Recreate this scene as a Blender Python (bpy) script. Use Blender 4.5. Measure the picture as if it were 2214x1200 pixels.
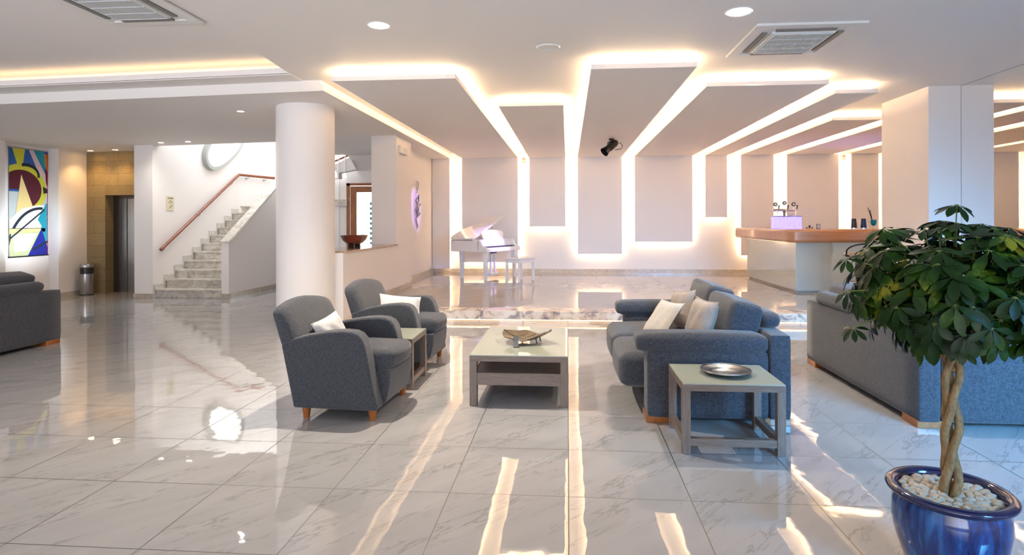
import bpy, math, random
from mathutils import Vector, Matrix, Euler
R = math.radians
sc = bpy.context.scene
for o in list(bpy.data.objects): bpy.data.objects.remove(o)
COL = sc.collection

# ---------------------------------------------------------------- camera
EYE = 1.371
F_PX, PX, PY, YAW, ROLL = 1265.0, 1126.33, 478.43, 0.0794, 0.0029
cd = bpy.data.cameras.new('camera'); cam = bpy.data.objects.new('camera', cd); COL.objects.link(cam)
cd.sensor_fit = 'HORIZONTAL'; cd.sensor_width = 36.0; cd.lens = F_PX/2214*36.0
cd.shift_x = (1107-PX)/2214; cd.shift_y = -(600-PY)/2214
cd.clip_start = 0.05; cd.clip_end = 200
f = Vector((-math.sin(YAW), math.cos(YAW), 0)); r0 = Vector((math.cos(YAW), math.sin(YAW), 0)); u0 = Vector((0,0,1))
rr = r0*math.cos(ROLL)-u0*math.sin(ROLL); uu = u0*math.cos(ROLL)+r0*math.sin(ROLL)
m = Matrix((rr, uu, -f)).transposed().to_4x4(); m.translation = (0,0,EYE)
cam.matrix_world = m
sc.camera = cam

# ---------------------------------------------------------------- view
vs = sc.view_settings
vs.view_transform = 'Standard'; vs.look = 'None'; vs.gamma = 1.0; vs.exposure = 0.92; vs.use_curve_mapping = False
sc.cycles.use_denoising = True
sc.cycles.max_bounces = 8; sc.cycles.diffuse_bounces = 5; sc.cycles.glossy_bounces = 5
sc.cycles.transmission_bounces = 6; sc.cycles.sample_clamp_indirect = 6.0
sc.cycles.caustics_reflective = False; sc.cycles.caustics_refractive = False

# ---------------------------------------------------------------- world: soft overcast daylight coming in from the open terrace side
w = bpy.data.worlds.new('world'); sc.world = w; w.use_nodes = True
bg = w.node_tree.nodes['Background']; bg.inputs[0].default_value = (0.80,0.87,1.0,1); bg.inputs[1].default_value = 0.62

def area(name, loc, look, sx, sy, power, color, spread=180):
    l = bpy.data.lights.new(name, 'AREA'); l.shape='RECTANGLE'; l.size=sx; l.size_y=sy; l.energy=power; l.color=color
    l.spread = R(spread)
    o = bpy.data.objects.new(name, l); COL.objects.link(o); o.location = loc
    o.rotation_euler = (Vector(look)-Vector(loc)).to_track_quat('-Z','Y').to_euler(); return o
def spot(name, loc, look, power, color, size=120, blend=0.6, rad=0.05):
    l = bpy.data.lights.new(name, 'SPOT'); l.energy=power; l.color=color; l.spot_size=R(size); l.spot_blend=blend; l.shadow_soft_size=rad
    o = bpy.data.objects.new(name, l); COL.objects.link(o); o.location = loc
    o.rotation_euler = (Vector(look)-Vector(loc)).to_track_quat('-Z','Y').to_euler(); return o
WARM = (1.0,0.80,0.58)
# added area lamps standing in for daylight behind and right of the viewer
area('daylight_fill_right', (4.6,-0.9,2.3), (3.3,4.2,0.1), 3.0, 1.2, 78, (0.13,0.50,1.0), 52)  # unseen blue lamp aimed to tint the near side of the right sofa
area('daylight_fill_rear', (-3.5,-2.9,1.2), (-3.5,2.5,3.3), 10.0, 2.0, 85, (0.97,0.96,1.0), 95)  # unseen lamp tilted up to brighten the ceilings
# daylight in the stairwell
area('stairwell_skylight', (-6.3,12.0,4.9), (-6.4,12.2,0), 2.0, 2.0, 42, (0.88,0.96,1.0))
area('stairwell_window', (-5.35,12.4,3.1), (-7.4,12.7,2.4), 1.3, 1.5, 6, (1.0,0.98,0.92))
# recessed downlights over the seating
for i,(x,y,p) in enumerate([(-1.536,4.684,230),(1.321,4.622,90),(2.05,6.4,70)]):
    spot('downward_beam', (x,y,2.965), (x,y,0), p, (1.0,0.88,0.72), 140, 0.9, 0.025)
for x,y,p in [(-4.287,7.386,26),(-7.1,9.6,14),(-6.5,9.6,14)]:
    spot('downward_beam', (x,y,2.74), (x,y,0), p, (1.0,0.92,0.82), 140, 0.8, 0.03)
for x,y in [(-9.0,10.35),(-8.5,10.35)]:
    spot('downward_beam', (x,y,2.70), (x,y+.12,0), 14, (1.0,0.60,0.22), 110, 0.8, 0.03)
# picture light on the banner, violet stage spot, added fill spots
spot('downward_beam', (-5.0,3.2,3.1), (-5.0,4.4,0), 36, (1.0,0.95,0.90), 140, 0.9, 0.05)  # unseen lamp added to brighten the left sofa
spot('picture_light', (-8.3,9.4,1.0), (-9.5,9.45,1.3), 45, (0.80,0.90,1.0), 90, 0.9, 0.06)
spot('stage_light_violet', (0.6,10.5,2.70), (-1.45,12.05,1.02), 420, (0.50,0.38,1.0), 17, 0.5, 0.03)
spot('sculpture_violet_fill', (-1.0,11.2,2.75), (-3.2,12.15,1.65), 120, (0.45,0.30,1.0), 20, 0.5, 0.02)  # added spot for the violet glow scattered around the sculpture

# ---------------------------------------------------------------- materials
def nmat(name, color=(.8,.8,.8), rough=.5, metal=0, spec=.5, coat=0, emit=None, es=0, trans=0, ior=1.45, alpha=1):
    m = bpy.data.materials.new(name); m.use_nodes = True
    b = m.node_tree.nodes['Principled BSDF']
    b.inputs['Base Color'].default_value = (*color,1); b.inputs['Roughness'].default_value = rough
    b.inputs['Metallic'].default_value = metal; b.inputs['Specular IOR Level'].default_value = spec
    b.inputs['Coat Weight'].default_value = coat; b.inputs['Coat Roughness'].default_value = .03
    b.inputs['Transmission Weight'].default_value = trans; b.inputs['IOR'].default_value = ior
    b.inputs['Alpha'].default_value = alpha
    if emit: b.inputs['Emission Color'].default_value=(*emit,1); b.inputs['Emission Strength'].default_value=es
    return m
def N(m,t,**k):
    n = m.node_tree.nodes.new(t)
    for a,v in k.items():
        if a in n.bl_rna.properties.keys(): setattr(n,a,v)
        else: n.inputs[a].default_value = v
    return n
def L(m,a,b): m.node_tree.links.new(a,b)
def B(m): return m.node_tree.nodes['Principled BSDF']
def ramp(m, fac, stops):
    n = N(m,'ShaderNodeValToRGB'); L(m,fac,n.inputs[0])
    e = n.color_ramp.elements
    while len(e)<len(stops): e.new(.5)
    for q,(p,c) in zip(e,stops): q.position=p; q.color=(*c,1)
    return n.outputs[0]
def coords(m, scale=(1,1,1), rot=(0,0,0), kind='Object'):
    t = N(m,'ShaderNodeTexCoord'); mp = N(m,'ShaderNodeMapping'); mp.inputs['Scale'].default_value=scale; mp.inputs['Rotation'].default_value=rot
    L(m,t.outputs[kind],mp.inputs[0]); return mp.outputs[0]
def noise(m, vec, scale, detail=4, rough=.5, dist=0):
    n = N(m,'ShaderNodeTexNoise'); n.inputs['Scale'].default_value=scale; n.inputs['Detail'].default_value=detail
    n.inputs['Roughness'].default_value=rough; n.inputs['Distortion'].default_value=dist; L(m,vec,n.inputs['Vector']); return n.outputs['Fac']
def bump(m, h, strength, dist=.01):
    b = N(m,'ShaderNodeBump'); b.inputs['Strength'].default_value=strength; b.inputs['Distance'].default_value=dist
    L(m,h,b.inputs['Height']); L(m,b.outputs[0],B(m).inputs['Normal'])
def math_(m, op, a, b=None):
    n = N(m,'ShaderNodeMath',operation=op)
    for i,v in enumerate((a,b)):
        if v is None: continue
        if isinstance(v,(int,float)): n.inputs[i].default_value=v
        else: L(m,v,n.inputs[i])
    return n.outputs[0]

M = {}
M['paint'] = nmat('wall_paint',(.87,.83,.81),.55,spec=.25)
M['ceil'] = nmat('ceiling_paint',(.85,.815,.79),.6,spec=.2)
M['panel'] = nmat('panel_paint',(.87,.83,.815),.55,spec=.2)
for k in ('paint','ceil','panel'):
    m_=M[k]; bump(m_, noise(m_,coords(m_),35,3), .04, .002)
M['pier_paint'] = M['paint']

def marble_floor(name, base1, base2, T=.6, x0=.0017, y0=2.92, refl=.5, coat=.0, vein=.42, bumpd=.0011, rough=.015, ior=1.6):
    m = nmat(name, base1, rough, spec=.5, ior=ior)
    tc = N(m,'ShaderNodeTexCoord'); sp = N(m,'ShaderNodeSeparateXYZ'); L(m,tc.outputs['Object'],sp.inputs[0])
    def cell(out, o):
        a = math_(m,'DIVIDE',math_(m,'SUBTRACT',out,o),T)
        return math_(m,'FLOOR',a), math_(m,'FRACT',a)
    ix,fx = cell(sp.outputs[0],x0); iy,fy = cell(sp.outputs[1],y0)
    def edge(fr): return math_(m,'MINIMUM',fr,math_(m,'SUBTRACT',1.0,fr))
    e = math_(m,'MINIMUM',edge(fx),edge(fy))
    grout = math_(m,'LESS_THAN',e,.0042)
    # per tile offset
    cx = N(m,'ShaderNodeCombineXYZ'); L(m,math_(m,'MULTIPLY',ix,3.7),cx.inputs[0]); L(m,math_(m,'MULTIPLY',iy,5.3),cx.inputs[1]); L(m,math_(m,'MULTIPLY',math_(m,'ADD',ix,iy),1.7),cx.inputs[2])
    va = N(m,'ShaderNodeVectorMath',operation='ADD'); L(m,tc.outputs['Object'],va.inputs[0]); L(m,cx.outputs[0],va.inputs[1])
    mr = N(m,'ShaderNodeMapping'); mr.inputs['Rotation'].default_value=(0,0,R(-47)); L(m,va.outputs[0],mr.inputs[0])
    mp = N(m,'ShaderNodeMapping'); mp.inputs['Scale'].default_value=(1.5,7.5,1); L(m,mr.outputs[0],mp.inputs[0])
    v1 = noise(m,mp.outputs[0],1.5,7,.62,.35)
    ve = math_(m,'ABSOLUTE',math_(m,'SUBTRACT',v1,.5))
    veins = ramp(m,ve,[(0,(1,1,1)),(.028,(0,0,0))])
    msk = noise(m,mp.outputs[0],.9,2); mk = ramp(m,msk,[(.44,(0,0,0)),(.60,(1,1,1))])
    vv = math_(m,'MULTIPLY',math_(m,'MULTIPLY',veins,mk),vein)
    cl = ramp(m,noise(m,mp.outputs[0],.8,4),[(.3,base1),(.7,base2)])
    mx = N(m,'ShaderNodeMixRGB'); L(m,vv,mx.inputs[0]); L(m,cl,mx.inputs[1]); mx.inputs[2].default_value=(.10,.095,.09,1)
    mg = N(m,'ShaderNodeMixRGB'); L(m,grout,mg.inputs[0]); L(m,mx.outputs[0],mg.inputs[1]); mg.inputs[2].default_value=(.035,.028,.022,1)
    L(m,mg.outputs[0],B(m).inputs['Base Color'])
    rg = math_(m,'ADD',math_(m,'MULTIPLY',grout,.5),rough); L(m,rg,B(m).inputs['Roughness'])
    bump(m, noise(m,tc.outputs['Object'],4.5,2,.5), 1.0, bumpd)
    return m
M['floor'] = marble_floor('polished_marble_floor',(.345,.335,.335),(.395,.385,.385),refl=.85,ior=2.0)
M['platform'] = marble_floor('polished_platform_floor',(.46,.42,.385),(.52,.48,.445),refl=.8,ior=1.9,vein=.14,bumpd=.0004)

def stone(name, c1, c2, scale, dark, rough=.3, contrast=(.35,.65)):
    m = nmat(name,c1,rough)
    v = coords(m); n1 = noise(m,v,scale,8,.65,1.2)
    col = ramp(m,n1,[(contrast[0],dark),(.5,c1),(contrast[1],c2)]); L(m,col,B(m).inputs['Base Color']); return m
M['stair'] = stone('veined_stair_marble',(.60,.555,.49),(.72,.69,.63),6,(.42,.38,.32),.25)
M['skirting'] = stone('beige_marble_skirting',(.50,.44,.37),(.58,.53,.46),8,(.42,.36,.29),.2)
M['stairlight'] = stone('pale_stair_skirting_marble',(.66,.63,.58),(.74,.71,.67),6,(.55,.52,.47),.3)
M['nosing'] = stone('veined_nosing_marble',(.80,.62,.48),(.88,.76,.64),5,(.30,.25,.25),.15,(.40,.58))  # warm base holds the glow of the lit stone; grey veins are its own
M['granite'] = stone('brown_granite',(.42,.28,.17),(.55,.40,.28),60,(.2,.12,.07),.12)
M['sandstone'] = None
def blocks():
    m = nmat('sandstone_blocks',(.5,.4,.26),.8)
    tc = N(m,'ShaderNodeTexCoord'); sp=N(m,'ShaderNodeSeparateXYZ'); L(m,tc.outputs['Object'],sp.inputs[0])
    cb=N(m,'ShaderNodeCombineXYZ'); L(m,math_(m,'ADD',sp.outputs[0],sp.outputs[1]),cb.inputs[0]); L(m,sp.outputs[2],cb.inputs[1])
    br=N(m,'ShaderNodeTexBrick'); L(m,cb.outputs[0],br.inputs['Vector'])
    br.inputs['Scale'].default_value=1.0; br.inputs['Mortar Size'].default_value=.004; br.inputs['Brick Width'].default_value=.5; br.inputs['Row Height'].default_value=.232
    br.inputs['Color1'].default_value=(.29,.215,.105,1); br.inputs['Color2'].default_value=(.36,.275,.145,1); br.inputs['Mortar'].default_value=(.2,.15,.09,1)
    n=noise(m,tc.outputs['Object'],22,6,.7)
    mx=N(m,'ShaderNodeMixRGB',blend_type='MULTIPLY'); mx.inputs[0].default_value=.5; L(m,br.outputs['Color'],mx.inputs[1]); L(m,ramp(m,n,[(.3,(.55,.5,.42)),(.7,(1,1,1))]),mx.inputs[2])
    L(m,mx.outputs[0],B(m).inputs['Base Color']); bump(m,n,.3,.01); return m
M['sandstone']=blocks()

def wood(name,c1,c2,scale=(2,20,20),rough=.35,coat=.2):
    m=nmat(name,c1,rough,coat=coat); v=coords(m,scale); n=noise(m,v,2.2,6,.6,1.0)
    L(m,ramp(m,n,[(.35,c1),(.65,c2)]),B(m).inputs['Base Color']); return m
M['handrail']=wood('reddish_rail_wood',(.20,.042,.014),(.29,.07,.022),(8,8,8),.25,.4)
M['doorwood']=wood('brown_door_wood',(.27,.085,.022),(.36,.13,.035),(12,12,1.5))
M['legwood']=wood('honey_leg_wood',(.26,.075,.012),(.36,.12,.025),(10,10,3),.3,.3)
M['greywood']=wood('grey_brown_table_wood',(.15,.108,.085),(.215,.162,.130),(3,30,30),.4,.1)
M['greywood_v']=wood('grey_brown_table_wood_upright',(.15,.108,.085),(.215,.162,.130),(30,30,3),.4,.1)
M['barwood']=wood('brown_counter_wood',(.36,.17,.085),(.44,.22,.12),(1.2,14,14),.22,.5)
M['traywood']=wood('dark_red_tray_wood',(.13,.018,.018),(.19,.03,.025),(12,12,12),.25,.5)

def fabric(name,c,c2,scale=260,rough=.95):
    m=nmat(name,c,rough,spec=.15); b=B(m); b.inputs['Sheen Weight'].default_value=.25; b.inputs['Sheen Roughness'].default_value=.5
    n1=noise(m,coords(m,(1,1,.18)),scale,3,.7); n2=noise(m,coords(m,(.18,.18,1)),scale,3,.7)
    mx=math_(m,'MULTIPLY',math_(m,'ADD',n1,n2),.5)
    L(m,ramp(m,mx,[(.36,c),(.62,c2)]),b.inputs['Base Color']); bump(m,mx,.5,.003); return m
M['greyfab']=fabric('slate_grey_weave',(.022,.024,.032),(.082,.086,.100))
M['taupefab']=fabric('taupe_cotton',(.30,.245,.205),(.40,.335,.29),180)
M['creamfab']=fabric('cream_cotton',(.44,.395,.34),(.55,.50,.44),180)
M['whitefab']=fabric('white_cotton',(.50,.475,.46),(.62,.60,.59),160)
M['seam']=nmat('dark_seam_thread',(.03,.032,.04),.9)
M['tableglass']=nmat('pale_green_back_painted_glass',(.40,.42,.34),.04,spec=.55,coat=.5)
M['barglass']=nmat('white_back_painted_glass',(.50,.53,.48),.02,spec=.9,coat=1)
M['steel']=nmat('brushed_steel',(.42,.42,.43),.3,1)
M['darksteel']=nmat('dark_steel_frame',(.13,.11,.10),.35,.9)
M['chrome']=nmat('polished_chrome',(.8,.8,.82),.08,1)
M['pewter']=nmat('pewter',(.30,.30,.31),.32,1)
M['black']=nmat('black_metal',(.015,.014,.013),.35,.3)
M['blackplastic']=nmat('black_plastic',(.02,.02,.022),.3)
M['white']=nmat('white_plastic',(.78,.78,.76),.4)
M['grille']=nmat('grey_grille',(.66,.68,.70),.6)
M['louvre']=nmat('dark_louvre',(.22,.21,.20),.5)
M['piano']=nmat('white_piano_lacquer',(.90,.88,.88),.12,coat=.6)
M['pianodark']=nmat('piano_keys_gap',(.05,.04,.08),.3)
M['brass']=nmat('brass',(.6,.42,.16),.3,1)
M['leafdish']=stone('bronzed_leaf_dish',(.10,.072,.042),(.155,.115,.07),9,(.045,.034,.02),.35)
M['clear']=nmat('clear_glass',(.95,.97,.97),.02,trans=1,ior=1.45)
M['pane']=nmat('window_pane',(.97,1,1),.0,trans=1,ior=1.01)
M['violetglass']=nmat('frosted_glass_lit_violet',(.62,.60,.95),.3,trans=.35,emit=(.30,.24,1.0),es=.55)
M['blueglass']=nmat('turquoise_glass',(.0,.30,.45),.05,trans=.5)
M['card']=nmat('beige_card',(.50,.42,.32),.7)
M['cream']=nmat('cream_board',(.72,.66,.47),.6)
M['ink']=nmat('dark_ink',(.12,.10,.07),.7)
M['led']=nmat('warm_led_strip',(1,1,1),emit=(1.0,.70,.40),es=58)
M['ledc']=nmat('warm_ceiling_led_strip',(1,1,1),emit=(1.0,.70,.40),es=38)
M['led2']=nmat('warm_cove_led',(1,1,1),emit=(1.0,.68,.36),es=2.2)
M['led3']=nmat('step_led',(1,1,1),emit=(1.0,.62,.28),es=3)
M['lampface']=nmat('lit_downlight',(1,1,1),emit=(1.0,.93,.82),es=9)
M['lampamber']=nmat('lit_amber_downlight',(1,1,1),emit=(1.0,.55,.18),es=4)
M['windowlit']=nmat('lit_skylight_glass',(1,1,1),emit=(1,.94,.80),es=.75)
M['ovalframe']=nmat('grey_window_frame',(.42,.43,.42),.6)
M['outside']=nmat('bright_outside',(1,1,1),emit=(.93,1,.99),es=1.6)  # daylight on the outside wall put in as emission
M['teal']=nmat('outside_teal_block',(.02,.12,.11),.8)
M['soil']=nmat('dark_soil',(.03,.02,.015),.95)
M['pebble']=stone('cream_pebble',(.50,.43,.34),(.60,.54,.45),14,(.38,.29,.19),.55)
def potmat():
    m=nmat('cobalt_glaze',(.01,.03,.3),.12,coat=.7)
    v=coords(m,(1,1,.18)); n=noise(m,v,26,5,.6,.4)
    L(m,ramp(m,n,[(.38,(.001,.007,.055)),(.52,(.003,.032,.17)),(.68,(.012,.11,.32))]),B(m).inputs['Base Color']); return m
M['pot']=potmat()
M['potrim']=nmat('dark_blue_rim_glaze',(.010,.012,.055),.12,coat=.5)
def leafmat():
    m=nmat('glossy_leaf',(.02,.07,.015),.42,spec=.25)
    n=noise(m,coords(m),7,2,.5); n2=noise(m,coords(m),60,2)
    col=ramp(m,math_(m,'ADD',math_(m,'MULTIPLY',n,.85),math_(m,'MULTIPLY',n2,.15)),[(.30,(.002,.011,.001)),(.50,(.006,.026,.002)),(.61,(.020,.055,.003)),(.68,(.17,.17,.01))])
    L(m,col,B(m).inputs['Base Color']); return m
M['leaf']=leafmat()
M['stem']=nmat('green_leaf_stalk',(.12,.16,.03),.5)
def barkmat():
    m=nmat('tan_bark',(.25,.16,.07),.8); n=noise(m,coords(m,(1,1,.4)),60,5,.7)
    L(m,ramp(m,n,[(.3,(.13,.075,.03)),(.7,(.34,.22,.10))]),B(m).inputs['Base Color']); bump(m,n,.5,.004); return m
M['bark']=barkmat()

# ---------------------------------------------------------------- mesh builder
class MB:
    def __init__(s): s.v=[]; s.f=[]; s.mi=[]; s.mats=None
    def add(s, vs, fs, mi=0):
        o=len(s.v); s.v+= [tuple(p) for p in vs]; s.f+=[tuple(i+o for i in q) for q in fs]; s.mi+=[mi]*len(fs); return s
    def box(s,x0,x1,y0,y1,z0,z1,mi=0,rz=0,c=None):
        p=[(x,y,z) for z in (z0,z1) for y in (y0,y1) for x in (x0,x1)]
        if rz:
            cx,cy = c or ((x0+x1)/2,(y0+y1)/2); a,b=math.cos(rz),math.sin(rz)
            p=[(cx+(x-cx)*a-(y-cy)*b, cy+(x-cx)*b+(y-cy)*a, z) for x,y,z in p]
        return s.add(p,[(0,2,3,1),(4,5,7,6),(0,1,5,4),(2,6,7,3),(0,4,6,2),(1,3,7,5)],mi)
    def prism(s,poly,z0,z1,mi=0):
        """poly counter-clockwise in xy; z0/z1 number or function(x,y)"""
        g=lambda z,p: z(*p) if callable(z) else z
        n=len(poly)
        vs=[(x,y,g(z0,(x,y))) for x,y in poly]+[(x,y,g(z1,(x,y))) for x,y in poly]
        fs=[tuple(range(n))[::-1],tuple(range(n,2*n))]+[(i,(i+1)%n,n+(i+1)%n,n+i) for i in range(n)]
        return s.add(vs,fs,mi)
    def extr(s,poly,axis,a,b,mi=0):
        """poly in (p,q); axis 'x': (y,z) polygon along x ; 'y': (x,z) polygon along y"""
        n=len(poly); mk=(lambda p,t:(t,p[0],p[1])) if axis=='x' else (lambda p,t:(p[0],t,p[1]))
        vs=[mk(p,a) for p in poly]+[mk(p,b) for p in poly]
        fs=[tuple(range(n)),tuple(range(n,2*n))[::-1]]+[(i,n+i,n+(i+1)%n,(i+1)%n) for i in range(n)]
        return s.add(vs,fs,mi)
    def cyl(s,p0,p1,r0,r1=None,n=16,mi=0,caps=True):
        r1=r0 if r1 is None else r1; p0=Vector(p0);p1=Vector(p1); d=(p1-p0).normalized(); a=d.orthogonal().normalized(); b=d.cross(a)
        vs=[]
        for p,r in ((p0,r0),(p1,r1)):
            for i in range(n):
                t=2*math.pi*i/n; vs.append(p+a*r*math.cos(t)+b*r*math.sin(t))
        fs=[(i,(i+1)%n,n+(i+1)%n,n+i) for i in range(n)]
        if caps: fs+=[tuple(range(n))[::-1],tuple(range(n,2*n))]
        return s.add(vs,fs,mi)
    def lathe(s,prof,c=(0,0,0),n=32,mi=0,sx=1,sy=1):
        vs=[];fs=[]
        for r,z in prof:
            for i in range(n):
                t=2*math.pi*i/n; vs.append((c[0]+r*math.cos(t)*sx,c[1]+r*math.sin(t)*sy,c[2]+z))
        for k in range(len(prof)-1):
            for i in range(n):
                j=(i+1)%n; fs.append((k*n+i,k*n+j,(k+1)*n+j,(k+1)*n+i))
        if prof[0][0]>1e-6: fs.append(tuple(range(n))[::-1])
        if prof[-1][0]>1e-6: fs.append(tuple(range((len(prof)-1)*n,len(prof)*n)))
        return s.add(vs,fs,mi)
    def tube(s,path,r,n=10,mi=0,closed=False):
        P=[Vector(p) for p in path]; k=len(P); rs=r if isinstance(r,(list,tuple)) else [r]*k; vs=[];fs=[]; a=None
        for i,p in enumerate(P):
            if closed: d=(P[(i+1)%k]-P[i-1]).normalized()
            else: d=(P[min(i+1,k-1)]-P[max(i-1,0)]).normalized()
            if a is None: a=d.orthogonal().normalized()
            a=(a-d*a.dot(d)).normalized(); b=d.cross(a)
            for j in range(n):
                t=2*math.pi*j/n; vs.append(p+a*rs[i]*math.cos(t)+b*rs[i]*math.sin(t))
        for i in range(k if closed else k-1):
            for j in range(n):
                jj=(j+1)%n; q=(i+1)%k; fs.append((i*n+j,i*n+jj,q*n+jj,q*n+j))
        if not closed: fs+=[tuple(range(n))[::-1],tuple(range((k-1)*n,k*n))]
        return s.add(vs,fs,mi)
    def soft(s,size,r,c=(0,0,0),n=10,puff=(0,0,0),rot=None,mi=0,fn=None):
        """rounded, puffed block: size full extents, r corner radius, puff outward bulge per axis"""
        hx,hy,hz=[q/2 for q in size]; idx={}; vs=[];fs=[]
        def vert(a,b,c_):
            k=(round(a,5),round(b,5),round(c_,5))
            if k in idx: return idx[k]
            p=Vector((a*hx,b*hy,c_*hz)); inner=Vector([max(-h+r,min(h-r,q)) for q,h in zip(p,(hx,hy,hz))])
            d=p-inner
            if d.length>1e-9: p=inner+d.normalized()*r
            ax=[a,b,c_]
            for i in range(3):
                o=[ax[j] for j in range(3) if j!=i]
                p[i]+= (1 if ax[i]>0 else -1 if ax[i]<0 else 0)*abs(ax[i])*puff[i]*(1-o[0]**2)*(1-o[1]**2)
            if fn: p=Vector(fn(p,(a,b,c_)))
            vs.append(p); idx[k]=len(vs)-1; return idx[k]
        def g(t): # denser near the ends
            t=t*2-1; return math.copysign(abs(t)**.75,t)
        T=[g(i/n) for i in range(n+1)]
        for ax in range(3):
            for sgn in (-1,1):
                for i in range(n):
                    for j in range(n):
                        q=[]
                        for (di,dj) in ((0,0),(1,0),(1,1),(0,1)):
                            p=[0,0,0]; p[ax]=sgn; p[(ax+1)%3]=T[i+di]; p[(ax+2)%3]=T[j+dj]; q.append(vert(*p))
                        fs.append(tuple(q) if sgn>0 else tuple(q[::-1]))
        E=rot.to_matrix() if rot is not None else Matrix.Identity(3)
        vs=[E@p+Vector(c) for p in vs]
        return s.add(vs,fs,mi)
    def xf(s,fn,start=0): s.v[start:]=[tuple(fn(Vector(p))) for p in s.v[start:]]; return s
def obj(name, mb, mat, parent=None, smooth=None, bevel=0, off=None):
    me=bpy.data.meshes.new(name)
    vs=mb.v if off is None else [(x-off[0],y-off[1],z-off[2]) for x,y,z in mb.v]
    me.from_pydata(vs,[],mb.f); me.update()
    for mm in (mat if isinstance(mat,(list,tuple)) else [mat]): me.materials.append(mm if not isinstance(mm,str) else M[mm])
    if isinstance(mat,(list,tuple)):
        for p,i in zip(me.polygons,mb.mi): p.material_index=i
    o=bpy.data.objects.new(name,me); COL.objects.link(o)
    import bmesh
    bm=bmesh.new(); bm.from_mesh(me); bmesh.ops.recalc_face_normals(bm,faces=bm.faces); bm.to_mesh(me); bm.free()
    if bevel:
        b=o.modifiers.new('bevel','BEVEL'); b.width=bevel; b.segments=3; b.limit_method='ANGLE'; b.angle_limit=R(40)
    if smooth is not None:
        for p in me.polygons: p.use_smooth=True
        try: me.set_sharp_from_angle(angle=R(smooth))
        except Exception: pass
    if parent is not None: o.parent=parent
    return o
def struct(name, mb, mat, **k):
    o=obj(name,mb,mat,**k); o['kind']='structure'; return o
def tag(o,label,cat,group=None,kind=None):
    o['label']=label; o['category']=cat
    if group: o['group']=group
    if kind: o['kind']=kind
    return o
class Thing:
    """an Empty at the base; parts given in world coordinates unless local=True"""
    def __init__(s,name,label,cat,loc=(0,0,0),rz=0,group=None,local=False):
        s.o=bpy.data.objects.new(name,None); COL.objects.link(s.o); s.o.location=loc; s.o.rotation_euler=(0,0,rz); s.o.empty_display_size=.1
        tag(s.o,label,cat,group); s.off=None if local else loc
    def part(s,name,mb,mat,parent=None,label=None,**k):
        o=obj(name,mb,mat,parent or s.o,off=s.off,**k)
        if label: o['label']=label
        return o
def single(name,label,cat,mb,mat,loc=None,group=None,**k):
    o=obj(name,mb,mat,off=loc,**k)
    if loc: o.location=loc
    return tag(o,label,cat,group)
def dup(root,loc,rz,label,group=None,scale=None):
    def cp(o,par):
        c=o.copy(); COL.objects.link(c); c.parent=par
        for ch in [q for q in o.children]: cp(ch,c)
        return c
    r=cp(root,None); r.location=loc; r.rotation_euler=(0,0,rz); r['label']=label
    if group: r['group']=group
    if scale: r.scale=scale
    return r

# ================================================================ SETTING
ZP=.168; ZT=2.98; ZB=2.861; YW=13.74; XL=-9.3; XR=15.0; YB=-3.0
tilt=lambda x: -.02*max(0,-2.79-x)
# floors
b=MB(); b.box(XL-.6,XR,YB,14.6,-.12,0); struct('floor',b,'floor')
b=MB(); b.prism([(-2.93,7.83),(XR,7.83),(XR,YW),(-3.2,YW),(-3.2,10.80),(-2.93,10.80)],0.001,ZP-.0005)
struct('floor_platform',b,'platform')
b=MB(); b.box(-2.93,XR,7.79,7.84,.057,ZP); b.box(-2.93,XR,7.84,8.12,ZP-.002,ZP+.0005)
struct('trim_1',b,'nosing',bevel=.003)
b=MB(); b.box(-2.92,XR,7.805,7.825,.046,.0565)
tag(obj('step_light',b,'led3'),'long warm light strip under the marble edge of the stage step','light strip')
# ceilings
edge=[(-2.72,2.9),(-3.0,6.145)]
def exl(y): return -2.82-(y-4.02)*.0847
b=MB(); b.prism([(exl(YB),YB),(XR,YB),(XR,14),(-2.79,14),(-2.79,6.45),(exl(6.15),6.45),(exl(6.15),6.15)],ZT,3.3)
struct('ceiling',b,'ceil')
# raised left bay with its light cove
b=MB()
b.prism([(XL-.6,6.15),(exl(6.15),6.15),(exl(6.15),6.42),(XL-.6,6.42)],lambda x,y:ZT+tilt(x),lambda x,y:ZT+.015+tilt(x))
b.prism([(XL-.6,6.15),(exl(6.15),6.15),(exl(6.15),6.175),(XL-.6,6.175)],lambda x,y:ZT+.01+tilt(x),lambda x,y:ZT+.075+tilt(x))
b.prism([(XL-.6,6.42),(exl(6.15),6.42),(exl(6.15),6.46),(XL-.6,6.46)],lambda x,y:ZT+tilt(x),lambda x,y:3.3)
struct('trim_2',b,'ceil')
b=MB(); b.prism([(XL-.6,YB),(exl(YB),YB),(exl(6.46),6.46),(XL-.6,6.46)],lambda x,y:3.16+tilt(x),lambda x,y:3.4); struct('ceiling_left_bay',b,'ceil')
b=MB(); b.prism([(XL-.5,6.20),(exl(6.15)-.03,6.20),(exl(6.15)-.03,6.235),(XL-.5,6.235)],lambda x,y:ZT+.055+tilt(x),lambda x,y:ZT+.067+tilt(x))
tag(obj('cove_light',b,'led2'),'warm light strip hidden in the cove of the raised ceiling at left','light strip')
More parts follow.
